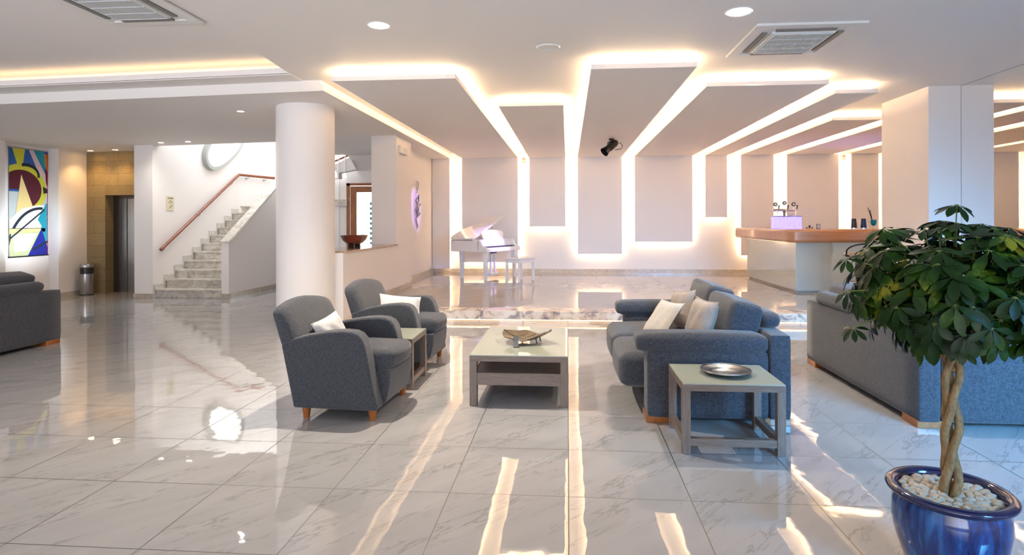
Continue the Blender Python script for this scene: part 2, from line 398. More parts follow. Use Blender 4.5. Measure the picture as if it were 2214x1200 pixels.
# lower ceiling behind the beam, left side
zb_=lambda x,y: ZB+tilt(x)
b=MB()
for q in ([(XL-.6,6.45),(-2.79,6.45),(-2.79,10.15),(XL-.6,10.15)],[(XL-.6,10.15),(-7.5,10.15),(-7.5,10.95),(XL-.6,10.95)],[(-5.2,10.15),(-2.79,10.15),(-2.79,12.3),(-5.2,12.3)],[(-4.8,12.3),(-2.79,12.3),(-2.79,12.5),(-4.8,12.5)],[(-3.25,12.5),(-2.79,12.5),(-2.79,YW),(-3.25,YW)]):
    b.prism(q,zb_,lambda x,y:3.3)
struct('ceiling_lower_left',b,'ceil')
b=MB(); b.extr([(12.5,ZB-.03),(13.02,2.53),(13.02,3.3),(12.5,3.3)],'x',-4.8,-3.25); struct('ceiling_stair_soffit',b,'paint')
# bright line ledge on the beam face
b=MB(); b.box(-2.79,-2.765,6.452,13.6,2.862,2.93); struct('trim_3',b,'ceil')
# walls
b=MB(); b.box(-3.45,XR,YW,YW+.2,0,3.2); struct('wall_back',b,'paint')
b=MB(); b.box(XR,XR+.2,YB,YW,0,3.3); struct('wall_right',b,'paint')
b=MB()
b.box(XL-.5,XL,YB,9.0,0,2.95); b.box(XL-.5,XL,10.02,10.65,0,2.95)
b.box(XL-.5,XL-.2,9.0,10.02,0,2.95)
struct('wall_left',b,'paint')
# stage left wall with the pass-through
b=MB(); b.box(-3.37,-2.93,7.45,9.86,0,.962); b.box(-3.37,-2.93,9.86,10.80,0,2.9); b.box(-3.45,-3.2,10.80,YW,0,2.9)
struct('wall_stage_left',b,'paint')
b=MB(); b.box(-3.39,-2.905,7.5,9.86,.962,.985); struct('trim_4',b,'granite',bevel=.003)
# stairwell enclosure
b=MB(); b.box(-7.8,-7.45,9.98,12.7,0,3.0); b.box(-7.8,-7.45,10.15,12.7,3.0,5.2); struct('wall_stair_left',b,'paint')
b=MB(); b.prism([(-7.45,12.7),(-6.9,13.3),(-6.9,13.6),(-7.8,13.6),(-7.8,12.7)],0,5.2); b.box(-6.9,-5.2,13.3,13.5,0,5.2)
b.box(-5.2,-5.02,13.02,13.2,0,2.24); b.box(-3.9,-3.3,13.02,13.2,0,2.24); b.box(-5.2,-3.3,13.02,13.2,2.24,2.6); b.box(-5.3,-5.2,13.0,13.5,0,5.2)
struct('wall_stair_back',b,'paint')
b=MB(); b.box(-7.8,-4.7,10.0,10.15,3.3,5.2); b.box(-4.8,-4.6,10.15,13.3,3.3,5.2); b.box(-5.25,-4.7,13.02,13.3,2.6,5.2); b.box(-7.8,-4.6,10.0,13.6,5.2,5.3); struct('wall_stair_upper',b,'paint')
# elevator wall in sandstone
b=MB(); b.box(XL,-8.92,10.65,10.9,0,2.9); b.box(-8.92,-7.8,10.65,10.9,1.90,2.9); struct('wall_elevator',b,'sandstone')
b=MB(); b.box(-9.0,-7.8,11.02,11.1,0,2.9); struct('wall_elevator_back',b,'paint')
# skirting boards
b=MB(); b.box(XL,XL+.015,YB,9.0,0,.08); b.box(XL,XL+.015,10.02,10.65,0,.08); struct('baseboard_left',b,'skirting')
b=MB(); b.box(-3.18,XR,YW-.015,YW,ZP,ZP+.085); struct('baseboard_back',b,'skirting')
b=MB(); b.box(-2.93,-2.915,7.8,10.80,ZP,ZP+.085); b.box(-3.2,-3.185,10.80,YW,ZP,ZP+.085); b.box(-3.2,-2.915,10.80,10.815,ZP,ZP+.085); b.box(-2.93,-2.915,7.45,7.79,0,.085); struct('baseboard_stage_left',b,'skirting')
b=MB(); b.box(-7.815,-7.45,9.965,9.98,0,.085); struct('baseboard_stair',b,'skirting')

# door at the back of the stair hall
d=MB(); d.box(-5.02,-4.94,12.97,13.03,0,2.25); d.box(-5.02,-3.9,12.97,13.03,2.19,2.25); d.box(-3.98,-3.9,12.97,13.03,0,2.25)
door=struct('door_1',d,'doorwood',bevel=.004)
d=MB(); d.box(-4.93,-4.79,12.98,13.02,.02,2.18); d.box(-4.11,-3.99,12.98,13.02,.02,2.18); d.box(-4.79,-4.11,12.98,13.02,2.04,2.18); d.box(-4.79,-4.11,12.98,13.02,.02,.25)
obj('door_leaf',d,'doorwood',door,bevel=.004)
d=MB(); d.box(-4.79,-4.11,12.998,13.004,.25,2.04); obj('pane',d,'pane',door)
d=MB(); d.cyl((-4.96,12.97,1.85),(-4.96,12.97,1.92),.008,n=8); obj('hinge',d,'brass',door)
# what is seen through the door: a bright white terrace wall with openings
d=MB(); d.box(-7.4,-2.2,15.0,15.1,-.1,3.6); struct('wall_terrace',d,'outside')
d=MB()
for k in range(13): d.box(-5.16,-5.03,14.96,15.0,.25+k*.13,.25+k*.13+.07)
for k in range(13): d.box(-4.98,-4.95,14.96,15.0,.25+k*.13,.25+k*.13+.05)
tag(obj('lattice_screen',d,'teal'),'dark teal ladder-like lattice seen outside through the glass door','screen')

# elevator door
e=Thing('elevator_door','brushed steel elevator door in a dark frame between sandstone blocks','elevator door',(-8.4,10.9,0))
d=MB(); d.box(-8.92,-8.80,10.86,10.98,0,1.9); d.box(-8.80,-7.8,10.86,10.98,1.84,1.9); e.part('frame',d,'darksteel')
d=MB(); d.box(-8.80,-8.70,10.92,10.95,0,1.84); e.part('jamb_strip',d,'steel')
d=MB(); d.box(-8.69,-8.28,10.94,10.97,0,1.84); e.part('door_leaf',d,'steel')
d=MB(); d.box(-8.27,-7.82,10.95,10.98,0,1.84); e.part('door_leaf',d,'steel')

# ================================================================ COLUMNS
b=MB(); b.lathe([(.36,0),(.36,2.87)],(-3.385,7.35,0),64)
c=Thing('round_column','thick round white column behind the two grey armchairs','column',(-3.385,7.35,0))
c.part('shaft',b,'paint',smooth=40)
b=MB(); b.lathe([(.368,0),(.368,.085),(.36,.085)],(-3.385,7.35,0),64); c.part('base_trim',b,'skirting',smooth=40)
for x0,x1,lb in ((4.33,4.697,'left half of the square twin pillar, beside the bar'),(4.703,5.07,'right half of the square twin pillar, behind the tree')):
    b=MB(); b.box(x0,x1,7.4,8.45,ZP if False else 0,ZT); single('square_column','white '+lb,'column',b,'paint',(x0,7.4,0),'twin pillar halves')
b=MB(); b.box(4.697,4.703,YB,7.4,ZT-.003,ZT+.01); b.box(4.697,4.703,7.405,8.4,0,ZT); struct('trim_5',b,'louvre')

# ================================================================ SUSPENDED CEILING PANELS AND WALL PANELS
cp=[(-2.481,-1.159,6.02),(-.8886,-.0473,7.546),(.2377,1.2539,5.777),(1.5456,2.8503,6.638),(3.1386,3.6221,7.147),(3.93,4.65,9.05),(4.943,5.95,7.9),(6.22,6.92,6.4),(7.25,8.55,6.0),(8.8,10.75,6.0),(11.05,12.4,6.0)]
clab=['wide white suspended ceiling panel at far left, ending above the piano','short narrow white suspended ceiling panel between the two wide ones at left','white suspended ceiling panel carrying the black stage spotlight, longest toward the viewer','wide white suspended ceiling panel just left of the bar','narrow white suspended ceiling panel whose front tip points at the square pillar','short white suspended ceiling panel above the beer taps','white suspended ceiling panel disappearing behind the left side of the square pillar','white suspended ceiling panel just right of the square pillar, nearest','white suspended ceiling panel right of the square pillar, middle one','white suspended ceiling panel right of the square pillar, farthest','white suspended ceiling panel beyond the right edge']
IN=.14
for (x0,x1,yf),lb in zip(cp,clab):
    t=Thing('ceiling_panel',lb,'ceiling panel',((x0+x1)/2,(yf+YW)/2,ZB),group='suspended lit ceiling panels')
    b=MB(); b.box(x0,x1,yf,YW-.10,ZB,ZB+.048); pn=t.part('panel',b,'panel')
    i=min(IN,(x1-x0)*.25)
    b=MB(); b.box(x0+i,x1-i,yf+i,YW-.12,ZB+.048,ZT); t.part('mounting_box',b,'panel')
    s=.015; zz=ZB+.049; e0=.05
    b=MB(); b.box(x0+e0,x0+e0+s,yf+e0,YW-.2,zz,zz+.010); b.box(x1-e0-s,x1-e0,yf+e0,YW-.2,zz,zz+.010); b.box(x0+e0,x1-e0,yf+e0,yf+e0+s,zz,zz+.010)
    t.part('led_strip',b,'ledc')
wp=[(-3.19,-2.775,ZP+.086),(-2.481,-1.159,.41),(-.8886,-.0473,1.244),(.2377,1.2539,.608),(1.5456,2.8503,.887),(3.1386,3.6221,1.447),(3.93,4.65,.58),(4.943,6.062,.75),(6.34,6.92,1.1),(7.25,8.55,.7),(8.8,9.857,.9),(10.15,11.6,.7)]
wlab=['tall narrow white wall panel reaching the floor in the left corner of the stage','wide backlit white wall panel behind the piano','short backlit white wall panel right of the piano','long narrow backlit white wall panel under the black stage spotlight','widest backlit white wall panel left of the bar','shortest narrow backlit white wall panel left of the bar','backlit white wall panel rising behind the left end of the bar','wide backlit white wall panel behind the bar, right of the beer taps','backlit white wall panel behind the bar beside the square pillar','backlit white wall panel hidden mostly by the square pillar','backlit white wall panel just right of the square pillar','backlit white wall panel behind the wooden tray']
for k,((x0,x1,zb0),lb) in enumerate(zip(wp,wlab)):
    t=Thing('wall_panel',lb,'wall panel',((x0+x1)/2,YW-.04,zb0),group='backlit wall panels')
    b=MB(); b.box(x0,x1,YW-.10,YW-.06,zb0,ZB+ (0 if k else -.005)); t.part('panel',b,'panel')
    i=.10
    b=MB(); b.box(x0+i,x1-i,YW-.06,YW,zb0+i,ZB+.03 if k else ZB-.01); t.part('mounting_box',b,'panel')
    s=.010; y0,y1=YW-.058,YW-.048
    b=MB()
    if k: b.box(x0+.055,x0+.055+s,y0,y1,zb0+.055,ZB); b.box(x0+.055,x1-.055,y0,y1,zb0+.055,zb0+.055+s)
    b.box(x1-.055-s,x1-.055,y0,y1,zb0+.055,ZB-.02)
    t.part('led_strip',b,'led')

# ================================================================ STAIRS
st=Thing('staircase','grey veined marble staircase rising behind the solid white balustrade','staircase',(-6.8,10.03,0))
for k in range(12):
    y=10.03+.272*k; z=.158*(k+1); last=k==11
    b=MB(); b.box(-7.44 if k else -7.46,-6.205,y+.02,y+.5 if last else y+.30,z-.158 if k else 0,z-.03)
    b.box(-7.44 if k else -7.46,-6.205 if k else -6.20,y-.008,y+(.5 if last else .30),z-.03,z)
    st.part('step',b,'stair',bevel=.004)
    b=MB(); b.extr([(y-.03,z-.073),(y-.001,z-.073),(y-.001,z+.001),(y+.241,z+.001),(y+.241,z+.085),(y-.03,z+.085)],'x',-7.449,-7.432); st.part('skirting',b,'stairlight')
b=MB(); b.box(-6.9,-5.0,12.95,13.32,1.74,1.88); st.part('landing',b,'stair')
# balustrade wall
bl=Thing('balustrade_wall','solid white sloping balustrade wall with a marble coping beside the stairs','balustrade',(-6.13,10.05,0))
zt=lambda y:1.0+(y-10.05)*.62
b=MB(); b.extr([(10.05,0),(13.0,0),(13.0,zt(13.0)),(10.05,zt(10.05))],'x',-6.20,-6.06); bl.part('wall_body',b,'paint')
b=MB(); b.extr([(10.03,zt(10.03)),(13.02,zt(13.02)),(13.02,zt(13.02)+.035),(10.03,zt(10.03)+.035)],'x',-6.215,-6.045); bl.part('coping',b,'stair')
b=MB(); b.box(-6.06,-6.045,10.04,13.0,0,.085); b.box(-6.2,-6.045,10.035,10.05,0,.085); bl.part('skirting',b,'skirting')
# handrail
hr=Thing('handrail','reddish wooden handrail climbing the white stair wall','handrail',(-7.4,10.1,.87))
b=MB(); b.tube([(-7.385,10.10,.87),(-7.385,11.35,1.64),(-7.385,12.66,2.44),(-6.88,13.17,2.40),(-6.84,13.21,2.40)],.029,12); hr.part('rail',b,'handrail',smooth=40)
for q in ((-7.385,10.2,.93),(-7.385,11.25,1.58),(-7.385,12.4,2.28),(-7.25,12.80,2.43),(-6.98,13.07,2.405)):
    b=MB(); x,y,z=q; b.tube([(x,y,z-.02),(x,y,z-.06),(x-.035,y+.0,z-.07),(x-.065,y+.02,z-.07)],.006,8); b.cyl((x-.065,y+.02,z-.07),(x-.055,y+.015,z-.07),.022,n=12); hr.part('bracket',b,'steel',smooth=40)
# upper flight seen through the opening
uf=Thing('upper_stair_flight','white upper stair flight with wooden rail seen high through the wall opening','staircase',(-5.0,12.6,2.4))
b=MB(); b.extr([(-5.6,2.35),(-4.66,2.53),(-4.80,2.80),(-5.6,2.42)],'y',12.62,12.8); b.box(-5.3,-5.05,12.6,12.8,2.33,2.55); uf.part('stringer',b,'paint')
b=MB(); b.cyl((-5.6,12.6,2.52),(-4.78,12.6,2.86),.02,n=10); uf.part('rail',b,'handrail')
for x in (-5.12,-5.02,-4.88): 
    b=MB(); b.cyl((x,12.58,2.45),(x-.03,12.58,3.1),.011,n=8); uf.part('baluster',b,'white')
# oval skylight window on the stair wall
ow=Thing('oval_window','large rounded lit window with a grey frame high on the stair wall','window',(-7.43,12.05,3.0))
def oval(rx,rz,n=40,cy=12.12,cz=3.02,a=R(33)):
    out=[]
    for i in range(n):
        t=2*math.pi*i/n; p=rx*math.copysign(abs(math.cos(t))**.8,math.cos(t)); q=rz*math.copysign(abs(math.sin(t))**.9,math.sin(t))
        out.append((cy+p*math.cos(a)-q*math.sin(a),cz+p*math.sin(a)+q*math.cos(a)))
    return out
b=MB(); b.extr(oval(.72,.30),'x',-7.425,-7.415); ow.part('pane',b,'windowlit')
b=MB(); n=40; o1=oval(.80,.37); o2=oval(.72,.30); 
vs_=[(-7.45,)+p for p in o1]+[(-7.36,)+p for p in o1]+[(-7.36,)+p for p in o2]+[(-7.45,)+p for p in o2]
b.add(vs_,[(k*n+i,k*n+(i+1)%n,((k+1)%4)*n+(i+1)%n,((k+1)%4)*n+i) for k in range(4) for i in range(n)]); ow.part('frame',b,'ovalframe',smooth=40)
# wall notice
sg=Thing('wall_notice','small cream notice with dark lines and an arrow on the stair wall','sign',(-7.44,10.44,1.72))
b=MB(); b.box(-7.45,-7.438,10.34,10.54,1.59,1.86); sg.part('board',b,'cream')
b=MB()
b.box(-7.438,-7.436,10.37,10.51,1.815,1.83)
for z,a,c_ in ((1.765,10.41,10.47),(1.738,10.385,10.43),(1.738,10.45,10.5),(1.70,10.42,10.435)): b.box(-7.438,-7.436,a,c_,z,z+.009)
b.add([(-7.4365,10.395,1.635),(-7.4365,10.405,1.628),(-7.4365,10.50,1.69),(-7.4365,10.49,1.70)],[(0,1,2,3)])
sg.part('lettering',b,'ink')

# waste bin
bn=Thing('waste_bin','slim cylindrical steel waste bin with black opening by the sandstone wall','bin',(-9.10,10.42,0))
X,Y_=-9.10,10.42
b=MB(); b.lathe([(.105,0.01),(.112,.02),(.112,.40),(.104,.40),(.104,.42)],(X,Y_,0),32); bn.part('body',b,'steel',smooth=40)
b=MB(); b.lathe([(.114,0.0),(.114,.018)],(X,Y_,0),32); bn.part('base_ring',b,'blackplastic',smooth=40)
b=MB(); b.lathe([(.112,.52),(.114,.525),(.114,.57),(.10,.59),(.0,.592)],(X,Y_,0),32); bn.part('lid',b,'steel',smooth=40)
b=MB(); b.lathe([(.106,.40),(.109,.45),(.109,.52)],(X,Y_,0),32); bn.part('opening_collar',b,'blackplastic',smooth=40)

# banner artwork (generic abstract)
bx=XL-.19; y0a,y1a=9.245,9.99; 
za=[.72,.765]; 
bt=Thing('art_banner','tall colourful abstract banner of blue, yellow and maroon shapes in a lit niche','banner',(bx,9.6,.8))
ZB0,ZB1=.79,2.66
cols=[(.55,.62,.62),(.03,.12,.42),(.62,.62,.06),(.10,.02,.035),(.85,.68,.30),(.02,.03,.05),(.80,.86,.82),(.02,.33,.45),(.02,.03,.30),(.55,.60,.35),(.65,.25,.03),(.70,.55,.60),(.55,.03,.05)]
bm_=[nmat('banner_ink_%d'%i,c_,.5,spec=.25) for i,c_ in enumerate(cols)]
def P2(u,v,l): return (bx+.004+.0006*l, y0a+(y1a-y0a)*u, ZB1-(ZB1-ZB0)*v)
b=MB(); b.box(bx,bx+.004,y0a,y1a,ZB0,ZB1,0)
def poly(pts,ci,l): 
    b.add([P2(u,v,l) for u,v in pts],[tuple(range(len(pts)))],ci)
def ringarc(cu,cv,r0u,r0v,r1u,r1v,t0,t1,ci,l,n=24):
    for k in range(n):
        a,c_=t0+(t1-t0)*k/n,t0+(t1-t0)*(k+1)/n
        q=[(cu+r0u*math.cos(a),cv+r0v*math.sin(a)),(cu+r1u*math.cos(a),cv+r1v*math.sin(a)),(cu+r1u*math.cos(c_),cv+r1v*math.sin(c_)),(cu+r0u*math.cos(c_),cv+r0v*math.sin(c_))]
        q=[(min(1,max(0,u)),min(1,max(0,v))) for u,v in q]; poly(q,ci,l)
poly([(0,0),(1,0),(1,.4),(0,.4)],1,1); poly([(.08,0),(.40,0),(.34,.17),(.22,.17)],2,2)
poly([(.5,0),(.62,0),(1,.26),(1,.42)],11,2); poly([(.62,0),(.9,0),(.95,.2)],7,3); poly([(.9,.02),(1,.03),(1,.2),(.93,.15)],10,4); poly([(.93,.15),(1,.2),(1,.35),(.95,.3)],3,4)
ringarc(.30,.38,.0,.0,.66,.24,math.pi,2.4*math.pi,2,5); ringarc(.30,.38,.0,.0,.53,.185,math.pi,2.45*math.pi,3,6)
poly([(.30,.24),(.62,.56),(.55,.66),(.12,.70),(.22,.45)],4,7)
ringarc(.42,.24,.30,.08,.36,.11,-1.9,.2,5,8,14)
poly([(0,.74),(0,.66),(.3,.56),(.75,.52),(.92,.52),(.80,.75),(0,.95)],6,8)
ringarc(.80,1.02,.90,.48,.83,.455,math.pi*1.02,math.pi*1.52,5,9,16)
poly([(.86,.34),(.98,.36),(1,.40),(.88,.41)],5,9)
poly([(1,.60),(.86,.74),(.72,.66),(.95,.50),(1,.52)],7,9); poly([(.80,.75),(1,.62),(1,.92)],7,10)
poly([(0,.745),(.92,.745),(.92,.775),(0,.79)],4,10); poly([(.04,.79),(.80,.775),(.5,1),(0,1)],9,10)
poly([(.10,.80),(.7,.79),(.45,.95),(.12,.96)],6,11)
poly([(.82,.745),(1,.95),(1,1),(.46,1)],8,12); poly([(.6,.93),(1,.86),(1,.88),(.6,.96)],5,13)
poly([(0,.83),(.9,.555),(.91,.57),(0,.85)],5,13); poly([(0,.74),(.95,.742),(.95,.746),(0,.745)],5,14); poly([(.98,0),(1,0),(1,1),(.98,1)],12,14)
bt.part('printed_cloth',b,bm_)
b=MB(); b.cyl((bx+.004,y0a-.01,ZB0-.008),(bx+.004,y1a+.01,ZB0-.008),.012,n=10); bt.part('bottom_rod',b,'black')
b=MB(); b.cyl((bx+.004,y0a-.01,ZB1+.006),(bx+.004,y1a+.01,ZB1+.006),.008,n=10); bt.part('top_rod',b,'steel')

# ================================================================ CEILING FIXTURES
def downlight(x,y,z,r,lab,mat='lampface',grp='round downlights'):
    t=Thing('downlight',lab,'ceiling light',(x,y,z),group=grp)
    b=MB(); b.lathe([(r*.86,-.002),(r,-.006),(r*1.06,0)],(x,y,z),32); t.part('trim_ring',b,'white',smooth=50)
    b=MB(); b.lathe([(0,-.003),(r*.88,-.003)],(x,y,z),32); t.part('lamp_face',b,mat)
downlight(-1.536,4.684,ZT,.088,'large round downlight left of the ceiling speaker')
downlight(1.321,4.622,ZT,.10,'large round downlight beside the ceiling air conditioner at right')
for (x,y),lab in zip([(-4.287,7.386),(-7.12,9.75),(-6.62,9.75)],['small recessed downlight left of the round column','small recessed downlight in front of the stairs, left of the two','small recessed downlight in front of the stairs, right of the two']):
    downlight(x,y,ZB+tilt(x),.045,lab)
for (x,y),lab in zip([(-9.02,10.42),(-8.52,10.42)],['amber downlight over the elevator, left one','amber downlight over the elevator, right one']):
    downlight(x,y,ZB+tilt(x),.05,lab,'lampamber')
t=Thing('ceiling_speaker','round white ceiling speaker grille between the downlights','speaker',(-.174,5.413,ZT))
b=MB(); b.lathe([(.085,-.004),(.105,-.012),(.112,0)],(-.174,5.413,ZT),32); t.part('rim',b,'white',smooth=50)
b=MB(); b.lathe([(0,-.003),(.087,-.003)],(-.174,5.413,ZT),32); t.part('grille',b,'grille')
def cassette(cx,cy,z,sx,sy,lab):
    t=Thing('ceiling_air_conditioner',lab,'air conditioner',(cx,cy,z),group='ceiling air conditioners')
    hx,hy=sx/2,sy/2; b=MB()
    b.box(cx-hx,cx+hx,cy-hy,cy-hy+.10,z-.022,z); b.box(cx-hx,cx+hx,cy+hy-.10,cy+hy,z-.022,z)
    b.box(cx-hx,cx-hx+.10,cy-hy+.10,cy+hy-.10,z-.022,z); b.box(cx+hx-.10,cx+hx,cy-hy+.10,cy+hy-.10,z-.022,z)
    t.part('frame',b,'white',bevel=.006)
    b=MB(); b.box(cx-hx+.10,cx+hx-.10,cy-hy+.10,cy+hy-.10,z-.012,z); t.part('body',b,'white')
    g=hx-.20; gy=hy-.20
    b=MB(); b.box(cx-g-.02,cx+g+.02,cy-gy-.02,cy+gy+.02,z-.034,z-.01); gf=t.part('grille_frame',b,'white',bevel=.006)
    b=MB()
    n=26
    for i in range(n):
        x=cx-g+.01+(2*g-.02)*i/(n-1); b.box(x-.003,x+.003,cy-gy,cy+gy,z-.040,z-.034)
    for i in range(5):
        y=cy-gy+(2*gy)*i/4; b.box(cx-g,cx+g,y-.004,y+.004,z-.042,z-.034)
    t.part('grille',b,'grille',gf)
    for (a,c_,d_,e_) in ((cx-g,cx+g,cy-hy+.105,cy-hy+.15),(cx-g,cx+g,cy+hy-.15,cy+hy-.105),(cx-hx+.105,cx-hx+.15,cy-gy,cy+gy),(cx+hx-.15,cx+hx-.105,cy-gy,cy+gy)):
        b=MB(); b.box(a,c_,d_,e_,z-.028,z-.010); 
        t.part('air_flap',b,'louvre')
cassette(1.985,5.385,ZT,.88,.95,'white four-way ceiling air conditioner above the grey sofa at right')
cassette(-3.62,4.45,3.16+tilt(-3.6),.86,.95,'white four-way ceiling air conditioner in the raised ceiling at upper left')

# stage spotlight
t=Thing('stage_spotlight','black stage spotlight hanging from the ceiling panel above the stage','spotlight',(.80,10.69,ZB))
cx,cy=.80,10.69
b=MB(); b.cyl((cx,cy,ZB),(cx,cy,ZB-.03),.05,n=20); b.cyl((cx,cy,ZB-.03),(cx,cy,ZB-.07),.025,n=12); t.part('mount',b,'black',smooth=40)
b=MB(); b.tube([(cx-.065,cy,ZB-.13),(cx-.065,cy,ZB-.065),(cx,cy,ZB-.055),(cx+.065,cy,ZB-.065),(cx+.065,cy,ZB-.13)],.012,8); t.part('yoke',b,'black',smooth=50)
d_=Vector((-.62,-.35,-.55)).normalized(); c0=Vector((cx,cy,ZB-.13))
b=MB(); b.cyl(c0-d_*.10,c0+d_*.06,.065,.07,20); b.cyl(c0-d_*.14,c0-d_*.10,.04,.065,20); t.part('housing',b,'black',smooth=40)
b=MB(); b.cyl(c0+d_*.06,c0+d_*.20,.055,.085,20,caps=False); b.cyl(c0+d_*.20,c0+d_*.195,.087,.08,20,caps=False); t.part('snoot',b,'black',smooth=40)
b=MB(); b.tube([c0+Vector((.05,0,.05)),c0+Vector((.16,0,.05)),c0+Vector((.20,0,-.01)),c0+Vector((.16,0,-.06)),c0+Vector((.06,0,-.07))],.006,8); t.part('cable',b,'black',smooth=50)
# sensors and wall units
t=Thing('motion_sensor','small beige motion sensor high on the lit gap right of the piano','sensor',(-1.02,YW-.03,2.80))
b=MB(); b.soft((.085,.05,.12),.015,(-1.02,YW-.028,2.80),4); t.part('case',b,'card',smooth=60)
b=MB(); b.soft((.05,.012,.05),.005,(-1.02,YW-.055,2.79),4); t.part('lens',b,'white',smooth=60)
t=Thing('motion_sensor','small beige motion sensor high behind the bar','sensor',(6.2,YW-.03,2.79))
b=MB(); b.soft((.08,.05,.10),.015,(6.2,YW-.028,2.79),4); t.part('case',b,'card',smooth=60)
b=MB(); b.soft((.05,.012,.05),.005,(6.2,YW-.055,2.78),4); t.part('lens',b,'white',smooth=60)
t=Thing('wall_alarm_box','small white louvred box high on the wall beside the opening','alarm box',(-2.91,10.2,2.64))
b=MB(); b.box(-2.93,-2.885,9.98,10.42,2.57,2.70); t.part('case',b,'white',bevel=.008)
for k in range(4):
    b=MB(); b.box(-2.887,-2.882,10.15+k*.06,10.18+k*.06,2.59,2.68); t.part('slot',b,'grille')
t=Thing('ceiling_sprinkler','tiny white sprinkler head on the lit beam edge','sprinkler',(-2.70,9.0,2.96))
b=MB(); b.lathe([(.03,0),(.03,-.01),(.012,-.012),(.012,-.035),(.022,-.037),(.022,-.042),(0,-.042)],(-2.62,8.6,ZT),16); t.part('head',b,'white',smooth=40)

# metal wall sculpture
t=Thing('wall_sculpture','thin dark metal sculpture of twisted figures on the stage left wall','wall sculpture',(-3.19,12.1,1.75))
random.seed(5)
b=MB(); y=12.1; pts=[(-3.16,y+.05*math.sin(k*1.9),1.22+.065*k) for k in range(11)]; b.tube(pts,[.010+.012*abs(math.sin(k*1.3)) for k in range(11)],8)
t.part('lower_stem',b,'brass' if False else 'pewter',smooth=50)
b=MB()
for k in range(7):
    a=(-3.165,y+random.uniform(-.04,.22),1.42+random.uniform(0,.42)); c_=(-3.14,a[1]+random.uniform(-.10,.10),a[2]+random.uniform(.06,.22)); b.tube([a,((a[0]+c_[0])/2-.01,(a[1]+c_[1])/2+.03,(a[2]+c_[2])/2),c_],[.008,.02,.006],8)
t.part('figures',b,'pewter',smooth=50)
b=MB(); b.tube([(-3.16,y+.02,1.98),(-3.15,y+.09,2.10),(-3.15,y+.10,2.20),(-3.16,y+.03,2.22),(-3.16,y+.02,2.10),(-3.16,y+.05,1.97)],.009,8); t.part('top_loop',b,'pewter',smooth=50)

# bowl on the sill
t=Thing('footed_bowl','dark red bowl on a small stand on the stone sill of the opening','bowl',(-3.13,8.40,.985))
b=MB(); b.lathe([(.05,.055),(.10,.07),(.145,.12),(.17,.185),(.18,.19),(.165,.19),(.135,.125),(.09,.085),(0,.078)],(-3.13,8.40,.985),28,sx=1,sy=2.0); t.part('bowl_body',b,'traywood',smooth=50)
b=MB(); b.box(-3.17,-3.09,8.26,8.30,.985,1.05); b.box(-3.17,-3.09,8.50,8.54,.985,1.05); b.cyl((-3.13,8.28,1.0),(-3.13,8.52,1.0),.008,n=8); t.part('stand',b,'black')
for q in (8.04,8.76):
    b=MB(); b.tube([(-3.16,q,1.165),(-3.13,q+(.05 if q>8.4 else -.05),1.17),(-3.10,q,1.165)],.006,8); t.part('handle',b,'black',smooth=50)

# ================================================================ ARMCHAIRS
def soften(o, lv=1): return o
def make_armchair(label):
    t=Thing('armchair',label,'armchair',(-1.568,4.262,0),R(-4),'grey armchairs',local=True)
    prof=[(-.31,.08),(-.345,.25),(-.40,.505),(-.395,.53),(-.30,.563),(-.18,.592),(-.05,.613),(.05,.620),(.12,.615),(.165,.596),(.195,.56),(.215,.50),(.245,.35),(.275,.20),(.30,.10),(.295,.08)]
    for s in (-1,1):
        b=MB(); b.extr(prof,'y',s*.362,s*.235); t.part('arm',b,'greyfab',bevel=.016,smooth=35)
    def bk(p,a):
        x,y,z=p; z+= .055*(1-(y/.36)**2)*max(0,a[2]*.5+.5); zz=z+.0
        th=1-.30*max(0,a[2]); x=x*th
        x+= -.40*(z-.0)-.02*(1-(y/.36)**2)*0
        return (x,y,z)
    b=MB(); b.soft((.15,.715,.46),.045,(-.345,0,.52),12,(.012,.0,.0),fn=bk); t.part('backrest',b,'greyfab',smooth=60)
    def seatf(p,a):
        x,y,z=p
        if a[0]>0: x+= .035*a[0]*(1-(a[1])**2)
        return (x,y,z)
    b=MB(); b.soft((.56,.475,.135),.045,(.06,0,.395),12,(.01,.0,.022),fn=seatf); t.part('seat_cushion',b,'greyfab',smooth=60)
    b=MB(); prof2=[(-.30,.08),(.285,.08),(.315,.12),(.338,.22),(.345,.33),(-.34,.33)]
    b.extr(prof2,'y',-.236,.236); t.part('base',b,'greyfab',bevel=.012,smooth=35)
    for sx in (-.243,.243):
        for sy in (-.30,.30):
            b=MB(); b.cyl((sx,sy,.0),(sx,sy,.085),.020,.033,18); t.part('leg',b,'legwood',smooth=40)
    return t
ch=make_armchair('grey armchair nearest the viewer, left of the coffee table')
ch2=dup(ch.o,(-1.568,5.587,0),R(-4),'grey armchair standing farther back, beside the round column')

